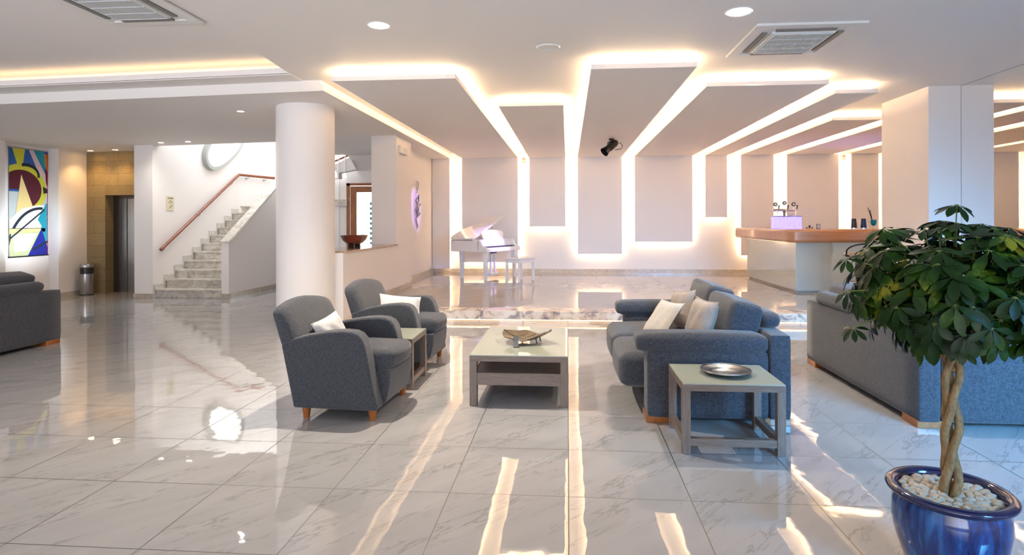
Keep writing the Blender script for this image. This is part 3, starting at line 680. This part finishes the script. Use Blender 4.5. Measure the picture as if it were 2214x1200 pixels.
def cushion_mb(w_,h_,th,n=14,pin=.10):
    b=MB(); vs=[];fs=[]
    for side in (1,-1):
        for i in range(n+1):
            for j in range(n+1):
                u=-1+2*i/n; v=-1+2*j/n
                e=(1-u**4)*(1-v**4); t_=side*th/2*max(0,e)**.55
                k=1-pin*(1-abs(u*v))*(u*u*.5+v*v*.5)
                yy=u*w_/2*(1-pin*(1-v*v)*.9); zz=v*h_/2*(1-pin*(1-u*u)*.9)
                t_+= .004*math.sin(7*u+3*v)*e+ .003*math.sin(5*v*v*3+9*u)*e
                vs.append((t_,yy,zz))
    m_=(n+1)**2
    for i in range(n):
        for j in range(n):
            q=(i*(n+1)+j,(i+1)*(n+1)+j,(i+1)*(n+1)+j+1,i*(n+1)+j+1); fs.append(q); fs.append(tuple(m_+x for x in q[::-1]))
    b.add(vs,fs); return b
def pillow(label,mat,loc,rot,w_=.36,h_=.36,th=.13,piping=None,group='scatter cushions'):
    E=Euler([R(a) for a in rot],'XYZ').to_matrix(); lo=Vector(loc)
    t=Thing('scatter_cushion',label,'cushion',loc,group=group)
    b=cushion_mb(w_,h_,th); b.xf(lambda p:E@p+lo); t.part('cover',b,mat,smooth=80)
    n=14; pin=.10; ring=[]
    for k in range(4*12):
        s=k/12; side=int(s); q=(s-side)*2-1
        u,v=[(q,-1),(1,q),(-q,1),(-1,-q)][side]
        ring.append((0,u*w_/2*(1-pin*(1-v*v)*.9),v*h_/2*(1-pin*(1-u*u)*.9)))
    b=MB(); b.tube(ring,.0045,6,closed=True); b.xf(lambda p:E@p+lo); t.part('piping',b,piping or mat,smooth=60)
    return t
pillow('white cushion in the armchair nearest the viewer','whitefab',(-1.765,4.25,.555),(14,-24,-24),.27,.23,.11)
pillow('white cushion in the armchair farther back by the column','whitefab',(-1.60,5.50,.545),(-9,-28,-58),.40,.25,.10)

# ================================================================ SOFAS
def make_sofa(label):
    t=Thing('sofa',label,'sofa',(1.01,4.92,0),R(180),'grey two-seat sofas',local=True)
    b=MB(); b.soft((.88,1.46,.16),.02,(-.03,0,.125),4); t.part('base',b,'greyfab',smooth=50)
    b=MB(); b.soft((.15,1.82,.575),.028,(-.40,0,.325),8); t.part('back_frame',b,'greyfab',smooth=60)
    for s in (-1,1):
        b=MB(); b.soft((.80,.20,.45),.022,(.075,s*.81,.265),8); t.part('arm',b,'greyfab',smooth=60)
        b=MB(); b.soft((.885,.225,.125),.05,(.11,s*.80,.54),10,(.0,.0,.014)); t.part('arm_pad',b,'greyfab',smooth=70)
        b=MB()
        b.soft((.74,.70,.235),.06,(.27,s*.355,.30),12,(.02,.0,.045)); t.part('seat_cushion',b,'greyfab',smooth=70)
    for s,lean,dz in ((-1,-15,.0),(1,-13,-.03)):
        b=MB(); b.soft((.215,.705,.43),.040,(0,0,0),14,(.030,.008,.015)); 
        E=Euler((0,R(lean),0)).to_matrix(); b.xf(lambda p:E@p+Vector((-.215,s*.355,.605+dz)))
        t.part('back_cushion',b,'greyfab',smooth=70)
        b=MB(); b.soft((.15,.68,.115),.055,(-.415,s*.355,.665),10,(.0,.012,.0)); t.part('bolster',b,'greyfab',smooth=70)
    for sx in (-.385,.395):
        for sy in (-.80,.80):
            b=MB(); b.box(sx-.085,sx+.085,sy-.09,sy+.09,0,.05); t.part('leg',b,'legwood',bevel=.003)
    return t
sofa=make_sofa('grey sofa in the middle with three cushions, behind the low side table')
dup(sofa.o,(2.765,4.94,0),0,'grey sofa at right seen from behind, partly hidden by the potted tree','grey two-seat sofas')
dup(sofa.o,(-6.255,5.36,0),R(180),'grey sofa at the left edge seen from behind','grey two-seat sofas')
pillow('cream cushion with piping, foremost on the middle sofa','creamfab',(.785,4.97,.55),(0,38,28),.30,.36,.09)
pillow('taupe cushion leaning behind the cream cushion on the middle sofa','taupefab',(.985,5.19,.60),(-8,16,20),.34,.34,.11)
pillow('taupe cushion leaning against the nearer back cushion of the middle sofa','taupefab',(.99,4.46,.62),(0,17,14),.34,.34,.12)

# ================================================================ TABLES
t=Thing('coffee_table','low coffee table with a pale glass top between armchairs and sofa','table',(-.365,4.89,0))
x0,x1,y0,y1=-.73,0.0,4.305,5.48; H_=.38
b=MB(); b.box(x0+.002,x1-.002,y0+.002,y1-.002,H_-.008,H_); t.part('glass_top',b,'tableglass',label='pale green glass top',bevel=.001)
b=MB(); b.box(x0,x1,y0,y0+.03,H_-.048,H_-.008); b.box(x0,x1,y1-.03,y1,H_-.048,H_-.008); b.box(x0,x0+.03,y0+.03,y1-.03,H_-.048,H_-.008); b.box(x1-.03,x1,y0+.03,y1-.03,H_-.048,H_-.008); b.box(x0+.03,x1-.03,y0+.03,y1-.03,H_-.03,H_-.008); t.part('top_frame',b,'greywood')
for sx in (x0,x1-.055):
    for sy in (y0,y1-.055):
        b=MB(); b.box(sx,sx+.055,sy,sy+.055,0,H_-.048); t.part('leg',b,'greywood_v',bevel=.002)
b=MB(); b.box(x0+.055,x1-.055,y0+.008,y0+.03,.155,.245); b.box(x0+.055,x1-.055,y1-.03,y1-.008,.155,.245); b.box(x0+.008,x0+.03,y0+.055,y1-.055,.155,.245); b.box(x1-.03,x1-.008,y0+.055,y1-.055,.155,.245); b.box(x0+.03,x1-.03,y0+.03,y1-.03,.225,.24); t.part('shelf',b,'greywood')

def make_side_table(label):
    t=Thing('side_table',label,'table',(.965,3.74,0),0,'square glass-topped side tables',local=True)
    hx,hy,H=.295,.24,.417; w_=.048
    b=MB(); b.box(-hx+.002,hx-.002,-hy+.002,hy-.002,H-.007,H); t.part('glass_top',b,'tableglass',label='pale green glass top')
    b=MB(); b.box(-hx,hx,-hy,-hy+.03,H-.045,H-.007); b.box(-hx,hx,hy-.03,hy,H-.045,H-.007); b.box(-hx,-hx+.03,-hy+.03,hy-.03,H-.045,H-.007); b.box(hx-.03,hx,-hy+.03,hy-.03,H-.045,H-.007); b.box(-hx+.03,hx-.03,-hy+.03,hy-.03,H-.02,H-.007); t.part('top_frame',b,'greywood')
    for sx in (-hx,hx-w_):
        for sy in (-hy,hy-w_):
            b=MB(); b.box(sx,sx+w_,sy,sy+w_,0,H-.045); t.part('leg',b,'greywood_v',bevel=.002)
    b=MB(); b.box(-hx+w_,hx-w_,-hy+.006,-hy+.042,.048,.092); t.part('stretcher',b,'greywood')
    for sx in (-hx+.006,hx-.042):
        b=MB(); b.box(sx,sx+.036,-hy+w_,hy-w_,.048,.092); t.part('stretcher',b,'greywood')
    return t
sd=make_side_table('square glass-topped side table holding the metal plate')
dup(sd.o,(-1.555,4.91,0),0,'glass-topped side table squeezed between the two grey armchairs','square glass-topped side tables')
# pewter plate
t=Thing('metal_plate','round dull metal plate lying on the side table at right','plate',(.982,3.745,.417))
b=MB(); b.lathe([(0,.006),(.085,.006),(.092,.012),(.098,.017),(.146,.024),(.151,.028),(.153,.024),(.145,.018),(.098,.010),(.088,.0),(0,.0)],(.982,3.745,.417),56); t.part('dish',b,'pewter',smooth=50)
b=MB(); ring=[(.982+.15*math.cos(k/40*2*math.pi),3.745+.15*math.sin(k/40*2*math.pi),.417+.027) for k in range(40)]; b.tube(ring,.0035,8,closed=True); t.part('rim_bead',b,'pewter',smooth=60)
# leaf dish
t=Thing('leaf_dish','bronze leaf-shaped dish on small feet on the coffee table','dish',(-.33,4.70,.38))
b=MB(); n=26; m_=10; vs=[];fs=[]
def leafpt(s,q,dz=0):
    wd=.205*math.sin(math.pi*min(1,max(0,s))**.8)**.75*(1-.25*s)
    x=-.19+.42*s; y=q*wd; z=.026+.40*abs(y)**1.6+ .30*(s-.45)**2 + .007*math.sin(14*s+3*abs(q))*abs(q)+dz
    a=R(-18); return (-.35+x*math.cos(a)-y*math.sin(a),4.79+x*math.sin(a)+y*math.cos(a),.38+z)
for dz in (0,-.006):
    for i in range(n+1):
        for j in range(m_+1): vs.append(leafpt(i/n,-1+2*j/m_,dz))
o_=(n+1)*(m_+1)
for i in range(n):
    for j in range(m_):
        q=(i*(m_+1)+j,(i+1)*(m_+1)+j,(i+1)*(m_+1)+j+1,i*(m_+1)+j+1); fs+=[q,tuple(o_+x for x in q[::-1])]
    for j in (0,m_):
        a_,b_=i*(m_+1)+j,(i+1)*(m_+1)+j; fs.append((a_,b_,o_+b_,o_+a_))
b.add(vs,fs); t.part('leaf_body',b,'leafdish',smooth=60)
b=MB(); b.tube([leafpt(k/12,0,.003) for k in range(13)],.003,6)
for s in (.25,.42,.6):
    for sg_ in (-1,1): b.tube([leafpt(s,0,.003),leafpt(s+.08,.4*sg_,.003),leafpt(s+.13,.8*sg_,.003)],.0018,5)
t.part('veins',b,'leafdish')
for s,q in ((.3,.5),(.3,-.5),(.72,.35),(.72,-.35)):
    p=leafpt(s,q); b=MB(); b.tube([(p[0],p[1],p[2]-.002),(p[0]+.004,p[1],.395),(p[0]+.012,p[1],.3855)],[.006,.004,.005],8); t.part('foot',b,'black',smooth=50)
# acrylic card holder
t=Thing('card_holder','small clear card holder with a picture card in front of the leaf dish','card holder',(-.405,4.58,.38))
b=MB(); b.box(-.425,-.385,4.578,4.581,.382,.468); b.box(-.425,-.38,4.56,4.60,.380,.383); t.part('stand',b,'clear')
b=MB(); b.box(-.424,-.386,4.5815,4.583,.40,.466); t.part('card',b,'leafdish')

# ================================================================ PIANO
PR=R(62)
t=Thing('grand_piano','white baby grand piano with its lid raised on the stage','piano',(-1.609,11.628,ZP),PR,local=True)
W_,L_=1.24,.97; z=lambda h:h-ZP
outl=[(0,.20),(W_,.20),(W_,.50),(W_-.02,.60),(W_-.10,.70),(W_-.26,.76),(W_-.42,.80),(W_-.56,.88),(W_-.70,.95),(W_-.86,.99),(.18,1.0),(.06,.985),(.015,.94),(0,.88)]
b=MB(); b.prism(outl,z(.747),z(.985)); t.part('case',b,'piano',bevel=.012,smooth=35)
b=MB(); b.box(.0,W_,0,.22,z(.747),z(.815)); t.part('key_bed',b,'piano',bevel=.008)
for xa in (0,W_-.045):
    b=MB(); b.extr([(0,z(.80)),(.03,z(.845)),(.10,z(.86)),(.14,z(.90)),(.16,z(.95)),(.19,z(.985)),(.24,z(.985)),(.24,z(.80))],'x',xa,xa+.045); t.part('cheek',b,'piano',bevel=.006,smooth=35)
b=MB(); b.box(.05,W_-.05,.045,.185,z(.815),z(.832)); t.part('white_keys',b,'white')
b=MB()
for k in range(52):
    if k%7 in (0,1,3,4,5): x=.05+(W_-.1)*(k+1)/52; b.box(x-.005,x+.005,.095,.185,z(.832),z(.842))
t.part('black_keys',b,'pianodark')
b=MB(); b.box(.045,W_-.045,.185,.21,z(.815),z(.93)); t.part('fallboard',b,'piano',bevel=.01)
b=MB(); b.box(.045,W_-.045,.165,.19,z(.845),z(.855)); t.part('felt_strip',b,'pianodark')
b=MB(); b.extr([(0,z(.985)),(.62,z(.985))][::-1]+[( .05,z(1.0))],'y',.22,.23) if False else b.box(.02,W_-.02,.20,.34,z(.985),z(.998)); t.part('front_shelf',b,'piano',bevel=.004)
TH=R(23); lid=[(x,y,0) for x,y in outl if y>.2]; lid=[(0,.34,0),(W_,.34,0)]+lid
n=len(lid)
def lf(p,e): x,y,_=p; return (x*math.cos(TH)-e*math.sin(TH), y, z(.992)+x*math.sin(TH)+e*math.cos(TH))
b=MB(); b.add([lf(p,0) for p in lid]+[lf(p,.016) for p in lid],[tuple(range(n))[::-1],tuple(range(n,2*n))]+[(i,(i+1)%n,n+(i+1)%n,n+i) for i in range(n)]); t.part('lid',b,'piano',smooth=30)
b=MB(); fl=[(0.0,.36),(W_*.98,.36),(W_*.98,.54),(0.0,.54)]
b.add([lf((x,y,0),.017) for x,y in fl]+[lf((x,y,0),.031) for x,y in fl],[(3,2,1,0),(4,5,6,7)]+[(i,(i+1)%4,4+(i+1)%4,4+i) for i in range(4)]); t.part('folded_front_flap',b,'piano')
b=MB(); b.cyl((W_-.10,.58,z(.98)),(W_*.80*math.cos(TH)+.02,.60,z(.992)+W_*.80*math.sin(TH)),.007,n=8); t.part('lid_prop',b,'brass')
b=MB(); b.cyl((-.004,.36,z(.985)),(-.004,.92,z(.985)),.006,n=8); t.part('hinge',b,'pianodark')
desk=[(.26,0),(.98,0),(1.02,.13),(.98,.165),(.80,.19),(.62,.195),(.44,.19),(.26,.165),(.22,.13)]
b=MB(); b.add([(x,.27+q*.25,z(.998)+q) for x,q in desk]+[(x,.285+q*.25,z(.998)+q) for x,q in desk],[tuple(range(9)),tuple(range(9,18))[::-1]]+[(i,9+i,9+(i+1)%9,(i+1)%9) for i in range(9)]); t.part('music_desk',b,'piano',smooth=30)
for x,y in ((.09,.10),(W_-.09,.10),(.27,.85)):
    b=MB(); s0,s1=.026,.044; b.add([(x+a*s0,y+c_*s0,0) for a,c_ in ((-1,-1),(1,-1),(1,1),(-1,1))]+[(x+a*s1,y+c_*s1,z(.747)) for a,c_ in ((-1,-1),(1,-1),(1,1),(-1,1))],[(3,2,1,0),(4,5,6,7)]+[(i,(i+1)%4,4+(i+1)%4,4+i) for i in range(4)]); t.part('leg',b,'piano',bevel=.004)
for x in (W_/2-.07,W_/2+.07):
    b=MB(); b.box(x-.018,x+.018,.28,.32,.10,z(.747)); t.part('lyre_post',b,'piano')
b=MB(); b.box(W_/2-.14,W_/2+.14,.24,.34,.05,.115); t.part('pedal_box',b,'piano',bevel=.005)
for k in (-1,0,1):
    b=MB(); b.box(W_/2+k*.06-.011,W_/2+k*.06+.011,.15,.245,.055,.066); t.part('pedal',b,'brass',bevel=.004)
b=MB(); b.box(.25,.38,.03,.10,z(.715),z(.747)); t.part('headphone_box',b,'pianodark')
t=Thing('piano_bench','white piano bench in front of the piano','bench',(-.955,11.77,ZP),PR,local=True)
b=MB(); b.soft((.60,.36,.05),.02,(0,0,z(.625)),6,(0,0,.008)); t.part('seat',b,'piano',smooth=60)
b=MB(); b.box(-.28,.28,-.16,.16,z(.545),z(.602)); t.part('apron',b,'piano')
for sx in (-.26,.26):
    for sy in (-.145,.145):
        b=MB(); b.box(sx-.02,sx+.02,sy-.02,sy+.02,0,z(.56)); t.part('leg',b,'piano')

# ================================================================ BAR
ZC=1.225
t=Thing('bar_counter','white glass-fronted bar with a thick brown wooden counter top','bar counter',(6,10.5,ZP))
pl=[(3.60,12.95)]+[(3.64+.17-.17*math.cos(a),10.10-.17*math.sin(a)) for a in [R(k*15) for k in range(7)]]+[(14.6,9.93),(14.6,10.72),(4.42,10.72),(4.42,12.95)]
b=MB(); b.prism(pl,1.005,ZC); t.part('counter_top',b,'barwood',bevel=.045,smooth=35)
b=MB(); b.box(3.80,14.5,10.08,10.6,ZP+.035,1.004); b.box(3.80,4.36,10.6,12.7,ZP+.035,1.004); t.part('body',b,'paint')
b=MB(); b.box(3.82,14.5,10.11,10.6,ZP,ZP+.035); b.box(3.82,4.36,10.6,12.68,ZP,ZP+.035); t.part('plinth',b,'skirting')
b=MB(); b.box(3.785,3.797,10.07,12.71,ZP+.035,1.004); t.part('glass_panel',b,'barglass',label='glass panel on the short left end of the bar')
x=3.79
while x<14:
    x2=min(14.5,x+1.9); b=MB(); b.box(x+.004,x2-.004,10.062,10.076,ZP+.035,1.004); t.part('glass_panel',b,'barglass'); x=x2
b=MB(); b.box(3.70,3.72,10.3,12.5,1.000,1.0045); t.part('under_counter_light',b,'led3')

def place(name,label,cat,loc,group=None): return Thing(name,label,cat,loc,group=group,local=True)
# row of upturned frosted glasses
g=place('beer_glass','tall frosted glass lit violet in the front row of the block under the beer taps','glass',(3.70,10.82,ZC),'violet lit glasses under the taps')
b=MB(); b.lathe([(.024,0),(.0245,.004),(.021,.19),(.019,.215),(.016,.215),(.019,.188),(.0215,.012),(0,.010)],(0,0,0),14); g.part('glass',b,'violetglass',smooth=50)
for r_ in range(3):
    for k in range(10):
        if r_==0 and k==0: continue
        dup(g.o,(3.70+k*.050,10.82+r_*.052,ZC),0,'tall frosted glass lit violet in the %s row of the block under the beer taps'%(('front','middle','back')[r_]),'violet lit glasses under the taps')
l_=bpy.data.lights.new('violet_tap_glow','POINT'); l_.energy=2.2; l_.color=(.35,.28,1); l_.shadow_soft_size=.05
lo=bpy.data.objects.new('violet_tap_glow',l_); COL.objects.link(lo); lo.location=(3.95,11.15,1.50)
l_=bpy.data.lights.new('violet_back_bar_glow','SPOT'); l_.energy=22; l_.color=(.42,.28,1); l_.spot_size=R(95); l_.spot_blend=1
lo=bpy.data.objects.new('violet_back_bar_glow',l_); COL.objects.link(lo); lo.location=(5.6,11.6,1.0); lo.rotation_euler=(R(180),0,0)
t=Thing('drip_rail','thin black serving rail resting over the violet glasses','rail',(3.93,10.87,ZC+.216))
b=MB(); b.box(3.69,4.17,10.80,10.945,ZC+.216,ZC+.226); t.part('plate',b,'black')
b=MB(); 
for k in range(12): b.box(3.71+k*.038,3.72+k*.038,10.81,10.935,ZC+.226,ZC+.229)
t.part('slots',b,'steel')
t=Thing('beer_tap_tower','chrome beer tap tower with three round badges on the bar','beer tap',(3.94,11.02,ZC))
b=MB(); b.lathe([(.06,0),(.06,.012),(.03,.03),(.026,.28),(.04,.33),(0,.34)],(3.94,11.02,ZC),24); t.part('column',b,'chrome',smooth=45)
b=MB(); b.cyl((3.74,11.02,ZC+.335),(4.14,11.02,ZC+.335),.026,n=20); t.part('crossbar',b,'chrome',smooth=40)
for x in (3.78,3.94,4.10):
    dz=.025 if x==3.94 else 0
    b=MB(); b.tube([(x,11.0,ZC+.335),(x,10.94,ZC+.335),(x,10.90,ZC+.31),(x,10.895,ZC+.26)],.009,10); tp=t.part('spout',b,'chrome',smooth=50)
    b=MB(); b.cyl((x+.04,10.95,ZC+.345),(x+.045,10.945,ZC+.425),.007,.013,10); t.part('handle',b,'black',tp,smooth=40)
    b=MB(); b.cyl((x,11.0,ZC+.355),(x,11.0,ZC+.41+dz),.004,n=8); t.part('badge_stem',b,'chrome',tp)
    b=MB(); b.cyl((x,10.995,ZC+.44+dz),(x,11.01,ZC+.44+dz),.037,n=24); b.cyl((x,10.992,ZC+.44+dz),(x,10.996,ZC+.44+dz),.022,n=20,mi=1); t.part('badge',b,['black','grille'],tp,smooth=40)
for (x,y,col,lb) in ((4.80,10.25,'blackplastic','dark tapered shaker cup, left one of the pair on the bar'),(4.955,10.25,'navy','dark blue tapered shaker cup, right one of the pair on the bar')):
    if col=='navy': M['navy']=nmat('navy_plastic',(.01,.03,.12),.25)
    t=Thing('shaker_cup',lb,'cup',(x,y,ZC),group='shaker cups')
    b=MB(); b.lathe([(.047,0),(.047,.02)],(x,y,ZC),20); t.part('rim',b,'chrome',smooth=40)
    b=MB(); b.lathe([(.046,.02),(.034,.175),(0,.176)],(x,y,ZC),20); t.part('body',b,col,smooth=40)
for x,lb in ((4.865,'small clear glass between the two dark shaker cups'),(5.03,'small clear glass right of the blue shaker cup')):
    b=MB(); b.lathe([(.026,0),(.03,.13),(.028,.13),(.024,.008),(0,.008)],(0,0,0),18); b.xf(lambda p:p+Vector((x,10.30,ZC))); single('tumbler',lb,'glass',b,'clear',(x,10.30,ZC),'clear tumblers',smooth=40)
t=Thing('blue_goblet','turquoise glass goblet with dark straws on the bar','glass',(5.115,10.25,ZC))
b=MB(); b.lathe([(.03,0),(.03,.004),(.004,.01),(.004,.05)],(5.115,10.25,ZC),16); t.part('stem',b,'clear',smooth=40)
b=MB(); b.lathe([(.005,.05),(.035,.07),(.045,.11),(.042,.155),(.039,.155),(.041,.11),(.03,.075),(0,.06)],(5.115,10.25,ZC),20); t.part('cup',b,'blueglass',smooth=50)
for dx,hh in ((-.09,.36),(-.07,.31),(-.055,.32)):
    b=MB(); b.cyl((5.11,10.25,ZC+.08),(5.115+dx,10.25,ZC+hh),.005,n=8); t.part('straw',b,'black')
t=Thing('napkin_box','beige napkin box with white napkins on the bar beside the pillar','box',(5.39,10.25,ZC))
b=MB(); b.box(5.30,5.48,10.18,10.34,ZC,ZC+.185); t.part('box_body',b,'card',bevel=.004)
b=MB(); b.box(5.35,5.47,10.20,10.32,ZC+.185,ZC+.24); t.part('napkins',b,'creamfab')
b=MB(); b.soft((.08,.05,.02),.008,(5.41,10.26,ZC+.25),4); t.part('clip',b,'black')
t=Thing('price_card','small dark framed card standing on the bar','card',(4.24,10.3,ZC))
b=MB(); b.box(4.215,4.275,10.295,10.305,ZC,ZC+.085); t.part('frame',b,'black')
b=MB(); b.box(4.222,4.268,10.292,10.2955,ZC+.008,ZC+.077); t.part('print',b,'grille')
t=Thing('brass_holder','tiny dark and brass holder on the bar beside the violet glasses','holder',(4.10,10.3,ZC))
b=MB(); b.box(4.05,4.15,10.28,10.32,ZC,ZC+.015); t.part('foot',b,'brass')
for x,h in ((4.055,.03),(4.10,.065),(4.145,.03)):
    b=MB(); b.cyl((x,10.3,ZC+.012),(x,10.3,ZC+h),.014,n=12); t.part('peg',b,'black',smooth=40)
t=Thing('wooden_tray','dark red wooden tray with curved handles on the bar right of the pillars','tray',(7.85,10.2,ZC))
b=MB(); b.box(7.56,8.25,10.05,10.35,ZC,ZC+.02); t.part('bottom',b,'traywood')
hp=[(10.05,ZC+.02),(10.35,ZC+.02)]
fr=[(7.56,ZC),(8.25,ZC),(8.25,ZC+.12),(8.10,ZC+.12),(8.0,ZC+.15),(7.92,ZC+.19),(7.85,ZC+.205),(7.78,ZC+.19),(7.70,ZC+.15),(7.60,ZC+.125),(7.56,ZC+.12)]
b=MB(); b.extr(fr,'y',10.04,10.055); t.part('side_board',b,'traywood')
b=MB(); b.extr(fr,'y',10.335,10.35); t.part('side_board',b,'traywood')
for q in (7.56,8.235):
    b=MB(); b.box(q,q+.015,10.055,10.335,ZC+.02,ZC+.12); t.part('end_board',b,'traywood')
# bar stools
def stool(x,y,lb):
    t=Thing('bar_stool',lb,'bar stool',(x,y,ZP),group='bar stools')
    b=MB(); b.lathe([(.20,0),(.20,.008),(.06,.02),(.03,.05)],(x,y,ZP),32); t.part('base',b,'steel',smooth=40)
    b=MB(); b.cyl((x,y,ZP+.04),(x,y,.80),.024,n=16); b.cyl((x,y,.5),(x,y,.8),.035,n=16); t.part('column',b,'black',smooth=40)
    b=MB(); ring=[(x+.15*math.cos(k/24*2*math.pi),y+.15*math.sin(k/24*2*math.pi),.42) for k in range(24)]; b.tube(ring,.009,8,closed=True); b.cyl((x-.15,y,.42),(x+.15,y,.42),.007,n=8); t.part('foot_ring',b,'steel',smooth=50)
    b=MB(); b.lathe([(.0,.80),(.17,.80),(.20,.83),(.20,.85),(.18,.868),(0,.872)],(x,y,0),32); t.part('seat',b,'card',smooth=45)
    b=MB(); path=[(x-.22,y-.10,.83)]+[(x-.255*math.cos(a),y-.16+.0*math.sin(a)-.10*math.sin(a),.85+.165*math.sin(a)**.6) for a in [R(k*180/14) for k in range(1,14)]]+[(x+.22,y-.10,.83)]
    b.tube(path,.012,8); b.tube([(x-.22,y-.10,.83),(x,y-.02,.80),(x+.22,y-.10,.83)],.012,8); t.part('back_rail',b,'black',smooth=60)
stool(4.47,9.42,'bar stool with tan seat and black hoop back beside the potted tree')
stool(6.1,9.42,'bar stool mostly hidden behind the leaves of the potted tree')

# ================================================================ POTTED TREE
PC=(1.435,2.33,0)
t=Thing('plant_pot','glossy cobalt blue glazed pot at the lower right','plant pot',PC)
b=MB(); b.lathe([(.10,0),(.115,.01),(.150,.08),(.178,.17),(.190,.24),(.186,.30),(.176,.325),(.176,.333)],PC,64); t.part('body',b,'pot',smooth=60)
b=MB(); b.lathe([(.176,.326),(.194,.332),(.207,.343),(.209,.353),(.200,.361),(.180,.362),(.170,.354),(.166,.335),(.160,.22),(.0,.22)],PC,64); t.part('rim',b,'potrim',smooth=60,label='dark blue glazed rim')
b=MB(); b.lathe([(.0,.315),(.164,.310),(.164,.25),(0,.25)],PC,40); single('potting_soil','dark soil under the white pebbles in the blue pot','soil',b,'soil',PC)
random.seed(11)
vars_=[]
for k in range(6):
    b=MB(); sx,sy,sz=random.uniform(.014,.020),random.uniform(.010,.014),random.uniform(.007,.010); s_=random.random()*6
    b.soft((2*sx,2*sy,2*sz),sz*.95,(0,0,0),5,(sx*.25,sy*.3,sz*.5),fn=lambda p,a:(p[0]*(1+.15*math.sin(s_+p[1]*90)),p[1]*(1+.2*math.sin(s_*2+p[0]*80)),p[2]))
    vars_.append(b)
pts=[]; tries=0
while len(pts)<200 and tries<60000:
    tries+=1; a=random.random()*2*math.pi; r_=.150*math.sqrt(random.random()); x,y=r_*math.cos(a),r_*math.sin(a)
    if r_<.030: continue
    lvl=0 if len(pts)<110 else 1
    if all((x-p[0])**2+(y-p[1])**2>(.0205**2 if lvl==0 else .0225**2)*(1 if lvl==p[2] else 0) for p in pts): pts.append((x,y,lvl))
peb=[]
for i,(x,y,l) in enumerate(pts):
    if i<6:
        o=obj('pebble',vars_[i],'pebble',smooth=80)
    else: o=peb[i%6].copy(); COL.objects.link(o)
    peb.append(o); o.location=(PC[0]+x,PC[1]+y,.322+.012*l+random.uniform(0,.004)); o.rotation_euler=(random.uniform(-.5,.5),random.uniform(-.5,.5),random.random()*6.28)
    tag(o,'small cream pebble covering the soil of the blue pot','pebble','cream pebbles in the blue pot')

TC=Vector((1.445,2.33,1.125)); RX=Vector((.385,.385,.285))
t=Thing('umbrella_tree','potted umbrella tree with a round leafy crown on a braided trunk','tree',(PC[0],PC[1],.315))
base=Vector((PC[0]+.0,PC[1],.0))
for s in range(3):
    pts=[];rad=[]
    for k in range(46):
        h=k/45; zz=.315+h*.60; a=2*math.pi*(s/3+1.0*h)+.6
        rr_=.0135+.0125*math.sin(h*math.pi*3.0+.3)**2
        pts.append((base.x+.0+(TC.x-base.x)*h+rr_*math.cos(a),base.y+rr_*math.sin(a),zz)); rad.append(.0142*(1.12-.22*h))
    b=MB(); b.tube(pts,rad,12); t.part('trunk_stem',b,'bark',smooth=60)
random.seed(23)
lv=MB(); stm=MB(); br=MB()
def leaflet(base,axis,nrm,ln,wd):
    axis=axis.normalized(); side=axis.cross(nrm).normalized(); up=side.cross(axis).normalized()
    prof=[(0,.04),(.18,.42),(.42,.92),(.66,1.0),(.85,.66),(1.0,.05)]
    vs=[];fs=[]
    for q,wf in prof:
        dr=-.16*q*q*ln; c_=base+axis*(.12*ln+q*ln)+up*dr
        vs+= [c_-side*wd*wf+up*(.18*wd*wf), c_, c_+side*wd*wf+up*(.18*wd*wf)]
    for i in range(len(prof)-1):
        fs+=[(3*i,3*i+1,3*i+4,3*i+3),(3*i+1,3*i+2,3*i+5,3*i+4)]
    lv.add(vs,fs); stm.tube([base,base+axis*.13*ln],.0011,4)
def cluster(c,d,ln,nl=None,droop=.35):
    d=d.normalized(); a=d.orthogonal().normalized(); bb=d.cross(a); nl=nl or random.choice((6,7,7,8)); ph=random.random()*6.28
    for k in range(nl):
        t_=ph+2*math.pi*k/nl+random.uniform(-.12,.12); ax=a*math.cos(t_)+bb*math.sin(t_)
        ax=(ax+d*random.uniform(-.18,.12)+Vector((0,0,-droop*random.uniform(.6,1.3)))).normalized()
        leaflet(c,ax,d,ln*random.uniform(.8,1.12),ln*random.uniform(.17,.225))
cl=0
for i in range(250):
    zc=random.uniform(-.92,1); th=random.random()*2*math.pi; q=math.sqrt(1-zc*zc); d=Vector((q*math.cos(th),q*math.sin(th),zc))
    k=random.choice((.97,.93,.88,.78,.62)) ; 
    c=TC+Vector((d.x*RX.x,d.y*RX.y,d.z*RX.z))*(k-.08)
    if d.z<-.3: c.z+=.02
    dd=Vector((d.x,d.y,d.z+.75)).normalized() if d.z>-.5 else Vector((d.x,d.y,.25)).normalized()
    cluster(c,dd,random.uniform(.068,.096),droop=.25 if d.z>0 else .7)
    if i%1==0:
        p0=TC+Vector((d.x*.12,d.y*.12,-.12+d.z*.10)); stm.tube([p0,(p0+c)/2+Vector((0,0,-.02)),c],.0022,5)
for d_,ln in ((Vector((.02,-.0,.305)),.075),(Vector((-.30,-.1,.215)),.07),(Vector((-.39,-.02,.10)),.06),(Vector((-.40,-.05,-.02)),.06),(Vector((-.37,-.03,-.16)),.06),(Vector((.34,-.05,.22)),.08)):
    c=TC+d_; stm.tube([TC+d_*.35,TC+d_*.7,c],.0025,5); cluster(c,Vector((d_.x*1.5,-.3,1)),ln,7,.45)
for k in range(9):
    a=k*2.4; h=.80+.02*k; br.tube([(TC.x,TC.y,h),(TC.x+.08*math.cos(a),TC.y+.08*math.sin(a),h+.08),(TC.x+.16*math.cos(a),TC.y+.16*math.sin(a),h+.20)],[.010,.007,.004],8)
t.part('branches',br,'bark',smooth=60); t.part('leaf_stalks',stm,'stem'); t.part('foliage',lv,'leaf',smooth=60)
# rounded dark heart of the crown is left to the leaves themselves

for o in bpy.data.objects:
    if o.type=='LIGHT': o.visible_glossy = True
